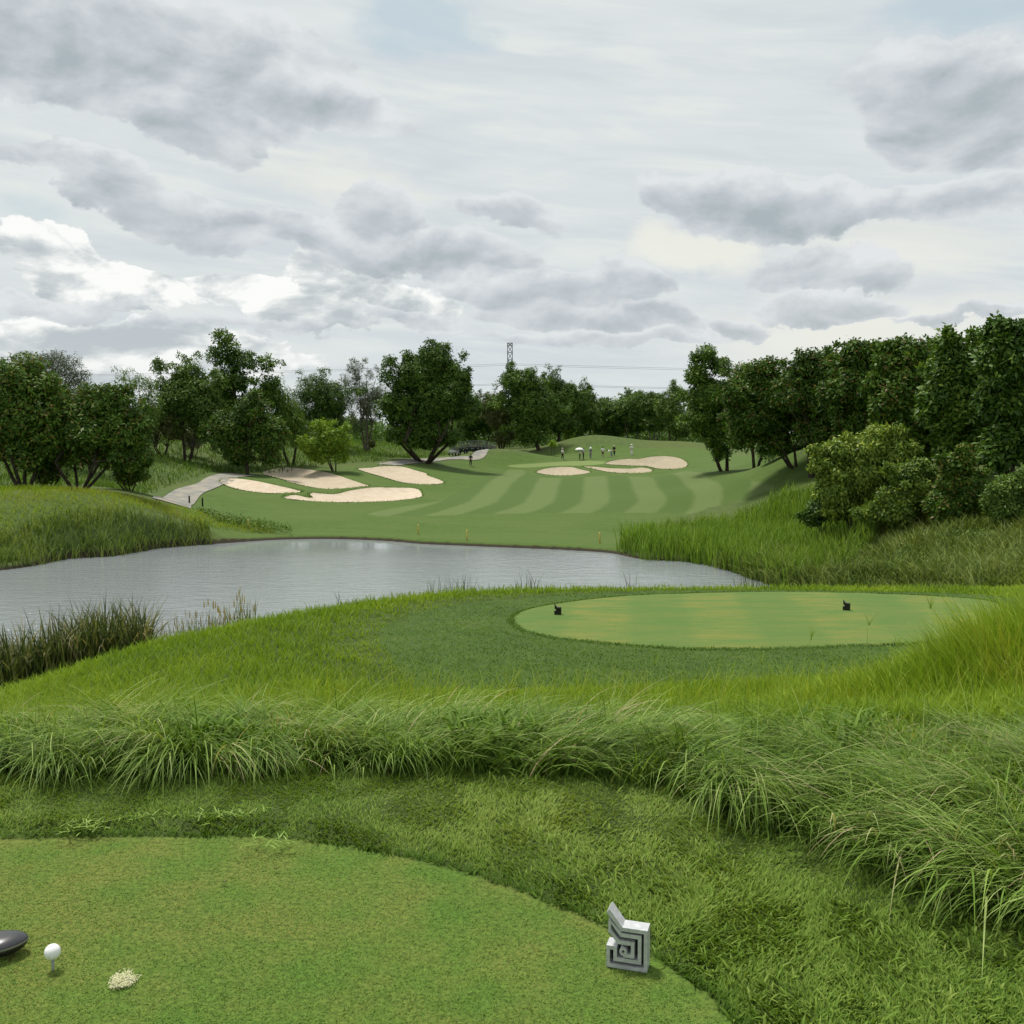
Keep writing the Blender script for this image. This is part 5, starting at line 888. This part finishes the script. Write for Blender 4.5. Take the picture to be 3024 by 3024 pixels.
def person(label, px, py, d, rz, top, bottom, hat=None, lean=0, stride=.0, arms=((.2, .25), (-.2, .2)), sc=1.0, skirt=False, legskin=False):
    g = P(px, py, d); t = tag(empty("person", (g[0], d, h1(g[0], d)), rz), label, "person", "golfers and caddies on the green")
    c, s = math.cos(R(lean)), math.sin(R(lean)); pz_ = .92
    def up(x, y, z): z -= pz_; return (x, y * c - z * s, pz_ + y * s + z * c)       # -Y is forward
    sh = lambda x: up(x, 0, 1.40)
    A = []
    for k, (f, o_) in zip((1, -1), arms):
        e = np.array(sh(.21 * k)) + np.array([.06 * k, -f * .25, -.27]); h_ = e + np.array([o_ * -.3 * k, -abs(f) * .5 - .05, -.20 + abs(f) * .35]); A.append((tuple(e), tuple(h_)))
    pts = [(0, 0, .93, .13, .10), (*up(0, 0, 1.12), .12, .09), (*up(0, 0, 1.34), .15, .10), (*up(0, 0, 1.46), .055), (*up(0, -.02, 1.56), .085, .095), (*up(0, -.02, 1.66), .075, .085),
           (*sh(.17), .06), (*A[0][0], .042), (*A[0][1], .032), (*(np.array(A[0][1]) + np.array([0, -.07, -.05])), .030, .018), (*sh(-.17), .06), (*A[1][0], .042), (*A[1][1], .032), (*(np.array(A[1][1]) + np.array([0, -.07, -.05])), .030, .018),
           (.09, 0, .86, .09), (.10, -stride * .5 - .02, .49, .062), (.10, -stride + .02, .09, .042), (.11, -stride - .13, .03, .04, .025), (-.09, 0, .86, .09), (-.10, stride * .4 - .02, .49, .062), (-.10, stride + .02, .09, .042), (-.11, stride - .13, .03, .04, .025), (*up(0, -.125, 1.565), .018)]
    E = [(0, 1), (1, 2), (2, 3), (3, 4), (4, 5), (2, 6), (6, 7), (7, 8), (8, 9), (2, 10), (10, 11), (11, 12), (12, 13), (0, 14), (14, 15), (15, 16), (16, 17), (0, 18), (18, 19), (19, 20), (20, 21), (4, 22)]
    skin("body", pts, E, m_skin, t)
    lp = lambda a, b_, f: tuple(a[i] * (1 - f) + b_[i] * f for i in range(3))
    skin("shirt", [(*up(0, 0, .95), .15, .12), (*up(0, 0, 1.14), .145, .115), (*up(0, 0, 1.36), .175, .12), (*up(0, 0, 1.44), .08), (*sh(.18), .08), (*A[0][0], .058), (*sh(-.18), .08), (*A[1][0], .058)], [(0, 1), (1, 2), (2, 3), (2, 4), (4, 5), (2, 6), (6, 7)], top, t)
    if skirt: skin("shorts", [(0, 0, .96, .15, .12), (0, 0, .80, .19, .15), (0, 0, .62, .17, .14)], [(0, 1), (1, 2)], bottom, t)
    else: skin("trousers", [(0, 0, .95, .155, .12), (.09, 0, .84, .105), (.10, -stride * .5 - .02, .49, .080), (.10, -stride + .02, .12, .062), (-.09, 0, .84, .105), (-.10, stride * .4 - .02, .49, .080), (-.10, stride + .02, .12, .062)], [(0, 1), (1, 2), (2, 3), (0, 4), (4, 5), (5, 6)], bottom, t)
    for k, sy in ((1, -stride), (-1, stride)): skin("shoe", [(.11 * k, sy + .05, .05, .05), (.11 * k, sy - .12, .04, .045, .035)], [(0, 1)], W_ if top is W_ or bottom is K_ else K_, t)
    hc = up(0, -.01, 1.66)
    if hat == 'cone': o = lathe("cone_hat", [(.24, -.03), (.235, -.01), (.10, .13), (.015, .22)], W_, t, 18, hc)
    elif hat: o = lathe("sun_hat", [(.18, -.01), (.18, .005), (.105, .012), (.10, .09), (.06, .125), (.01, .13)], hat, t, 18, hc)
    else: lathe("hair", [(.092, -.06), (.104, .0), (.095, .05), (.05, .085), (.01, .092)], K_, t, 16, (hc[0], hc[1] + .02, hc[2]))
    for o in t.children: pass
    t.scale = (sc,) * 3; return t
person("person in a white shirt, black trousers and tan sun hat, leftmost on the green", 1661, 1362, 150, R(60), W_, K_, B_, 0, .12)
pa = person("person in a pale shirt and black trousers under the left side of the white umbrella", 1712, 1361, 150, R(80), W_, K_, None, 4, .02, ((.8, .1), (.7, .1)), .94)
person("person in a light blue-white shirt and dark green trousers holding the white umbrella", 1723, 1361, 150.4, R(-70), cloth("pale_blue_cloth", (.50, .55, .62)), N_, None, 0, .02, ((.9, .1), (.2, .2)))
person("person in grey-blue clothes wearing a white cone hat", 1744, 1359, 150.8, R(-30), G_, G_, 'cone', 0, .16)
person("person in a white shirt and black shorts with a dark cap seen from behind", 1780, 1354, 151.5, R(175), W_, K_, K_, 0, .02, skirt=True)
person("person in a white shirt bending far forward to the left", 1806, 1354, 151.5, R(-88), W_, G_, None, 78, .10, ((.4, .1), (.3, .1)))
person("person in dark clothes with a beige hat standing behind the bending golfer", 1814, 1353, 152.4, R(-40), K_, K_, B_, 10, .16)
person("person dressed all in white with a white cap, rightmost on the green", 1865, 1352, 151.5, R(30), W_, W_, W_, 0, .03)
person("person in dark clothes standing on the grass before the parked golf carts", 1390, 1359, 141, R(20), cloth("dark_olive_cloth", (.05, .055, .05)), K_, K_, 0, .08)
# umbrella
g = P(1711, 1328, 150.2); u = tag(empty("umbrella", (g[0], 150.2, g[2] - .9)), "open white umbrella held over two golfers", "umbrella")
bm = bmesh.new(); N = 16; K = 6; top_ = bm.verts.new((0, 0, 1.22)); pv = None; first = None; rr = []
for j in range(1, K + 1):
    f = j / K; rr.append([bm.verts.new((.64 * math.sin(f * 1.35) / math.sin(1.35) * math.cos(a) * (1 + (.0 if i % 2 else .03 * f)), .64 * math.sin(f * 1.35) / math.sin(1.35) * math.sin(a), 1.22 - .34 * (1 - math.cos(f * 1.35)) / (1 - math.cos(1.35)))) for i, a in enumerate(np.linspace(0, 2 * math.pi, N, endpoint=False))])
for i in range(N):
    bm.faces.new((top_, rr[0][i], rr[0][(i + 1) % N]))
    for a, b_ in zip(rr, rr[1:]): bm.faces.new((a[i], b_[i], b_[(i + 1) % N], a[(i + 1) % N]))
o = link("canopy", bm_mesh(bm, "canopy"), W_, u); sm = o.modifiers.new("t", 'SOLIDIFY'); sm.thickness = .012
link("pole", mesh_np("pole", *tube([(0, 0, .15), (0, 0, 1.28)], [.012, .012], 8)), m_steel, u); link("handle", mesh_np("handle", *tube([(0, 0, .0), (0, 0, .16)], [.02, .02], 8)), m_post, u)
# ---------------- golf carts
m_cw = simple("cart_white", (.62, .63, .62, 1), .35); m_cd = simple("cart_shade_green", (.02, .04, .03, 1), .35); m_rub = simple("tyre_rubber", (.012, .012, .012, 1), .9); m_seat = simple("seat_vinyl", (.30, .27, .20, 1), .6); m_roof = simple("cart_roof", (.22, .23, .21, 1), .5)  # dark cart body colour holds the shade under the trees
m_gl, T, b = material("windscreen", (.75, .80, .80, 1), .08, 0, .5); b.inputs['Transmission Weight'].default_value = .9
def boxm(bm, c, s, rx=0.0, bev=.02):
    r = bmesh.ops.create_cube(bm, size=1, matrix=Matrix.Translation(c) @ Matrix.Rotation(rx, 4, 'X') @ Matrix.Diagonal((s[0], s[1], s[2], 1)))
    if bev: bmesh.ops.bevel(bm, geom=list({e for v in r['verts'] for e in v.link_edges}), offset=bev, segments=2, affect='EDGES')
def cart(bodym):
    t = empty("golf_cart", (0, 0, 0)); bm = bmesh.new(); boxm(bm, (0, .1, .36), (1.12, 2.1, .16), 0, .05); boxm(bm, (0, -.86, .58), (1.08, .42, .46), R(-14), .12); boxm(bm, (0, .72, .60), (1.1, .75, .40), 0, .1)
    link("body", bm_mesh(bm, "body"), bodym, t)
    bm = bmesh.new(); boxm(bm, (0, .1, 1.80), (1.14, 1.75, .06), 0, .03); link("roof", bm_mesh(bm, "roof"), m_roof, t)
    for x, y, y2 in ((-.5, -.78, -.62), (.5, -.78, -.62), (-.5, .85, .85), (.5, .85, .85)): link("roof_post", mesh_np("post", *tube([(x, y, .7), (x, y2, 1.79)], [.02, .02], 6)), m_post, t)
    bm = bmesh.new(); boxm(bm, (0, .25, .84), (1.0, .5, .12), 0, .04); link("seat", bm_mesh(bm, "seat"), m_seat, t)
    bm = bmesh.new(); boxm(bm, (0, .52, 1.08), (1.0, .10, .38), R(-8), .04); link("backrest", bm_mesh(bm, "backrest"), m_seat, t)
    bm = bmesh.new(); boxm(bm, (0, -.70, 1.26), (.96, .012, .95), R(-8), 0); link("windscreen", bm_mesh(bm, "windscreen"), m_gl, t)
    bm = bmesh.new(); boxm(bm, (0, 1.15, .78), (.7, .3, .75), R(10), .1); link("bag_rack", bm_mesh(bm, "bags"), m_post, t)
    bm = bmesh.new(); bmesh.ops.create_circle(bm, segments=16, radius=.17); me = bm_mesh(bm, "c"); bpy.data.meshes.remove(me)
    pts = [(-.25 + .17 * math.cos(a), -.28 - .06 * math.sin(a), 1.0 + .15 * math.sin(a)) for a in np.linspace(0, 2 * math.pi, 14)]; link("steering_wheel", mesh_np("sw", *tube(pts, [.015] * 14, 5)), m_post, t)
    for x in (-.5, .5):
        for y in (-.78, .82):
            w = link("wheel", mesh_np("wheel", *tube([(-.09, 0, 0), (-.085, 0, 0), (.085, 0, 0), (.09, 0, 0)], [.16, .23, .23, .16], 20)), m_rub, t); w.location = (x, y, .23)
            r_ = link("rim", mesh_np("rim", *tube([(-.1, 0, 0), (.1, 0, 0)], [.11, .11], 14)), m_cw, w)
    for x in (-.36, .36):
        bm = bmesh.new(); boxm(bm, (x, -1.075, .62), (.2, .03, .09), 0, .01); link("headlight", bm_mesh(bm, "hl"), m_cw, t)
    return t
def copy_tree(o, parent=None):
    c = o.copy(); COL.objects.link(c); c.parent = parent
    for ch in list(o.children): copy_tree(ch, c)
    return c
c0 = cart(m_cw); c1_ = cart(m_cd); used = set()
for i, (px, dd, lb) in enumerate([(1341, 149, "white-fronted golf cart at the left end of the parked row"), (1366, 150.5, "second golf cart from the left in the shaded row"), (1389, 152, "golf cart in the row behind the person in dark clothes"), (1411, 153.2, "fourth golf cart from the left in the shaded row"), (1433, 154.4, "fifth golf cart from the left, next to the last one"), (1455, 155.6, "golf cart at the right end of the row, half hidden by the mound")]):
    src = c0 if i == 0 else c1_; o = src if src.name not in used else copy_tree(src); used.add(src.name); g = P(px, 1345, dd)
    o.location = (g[0], dd, h1(g[0], dd) + .03); o.rotation_euler = (0, 0, R(-14 + 5 * (i % 3))); tag(o, lb, "golf cart", "golf carts parked under the trees")
print("objects", len(bpy.data.objects))
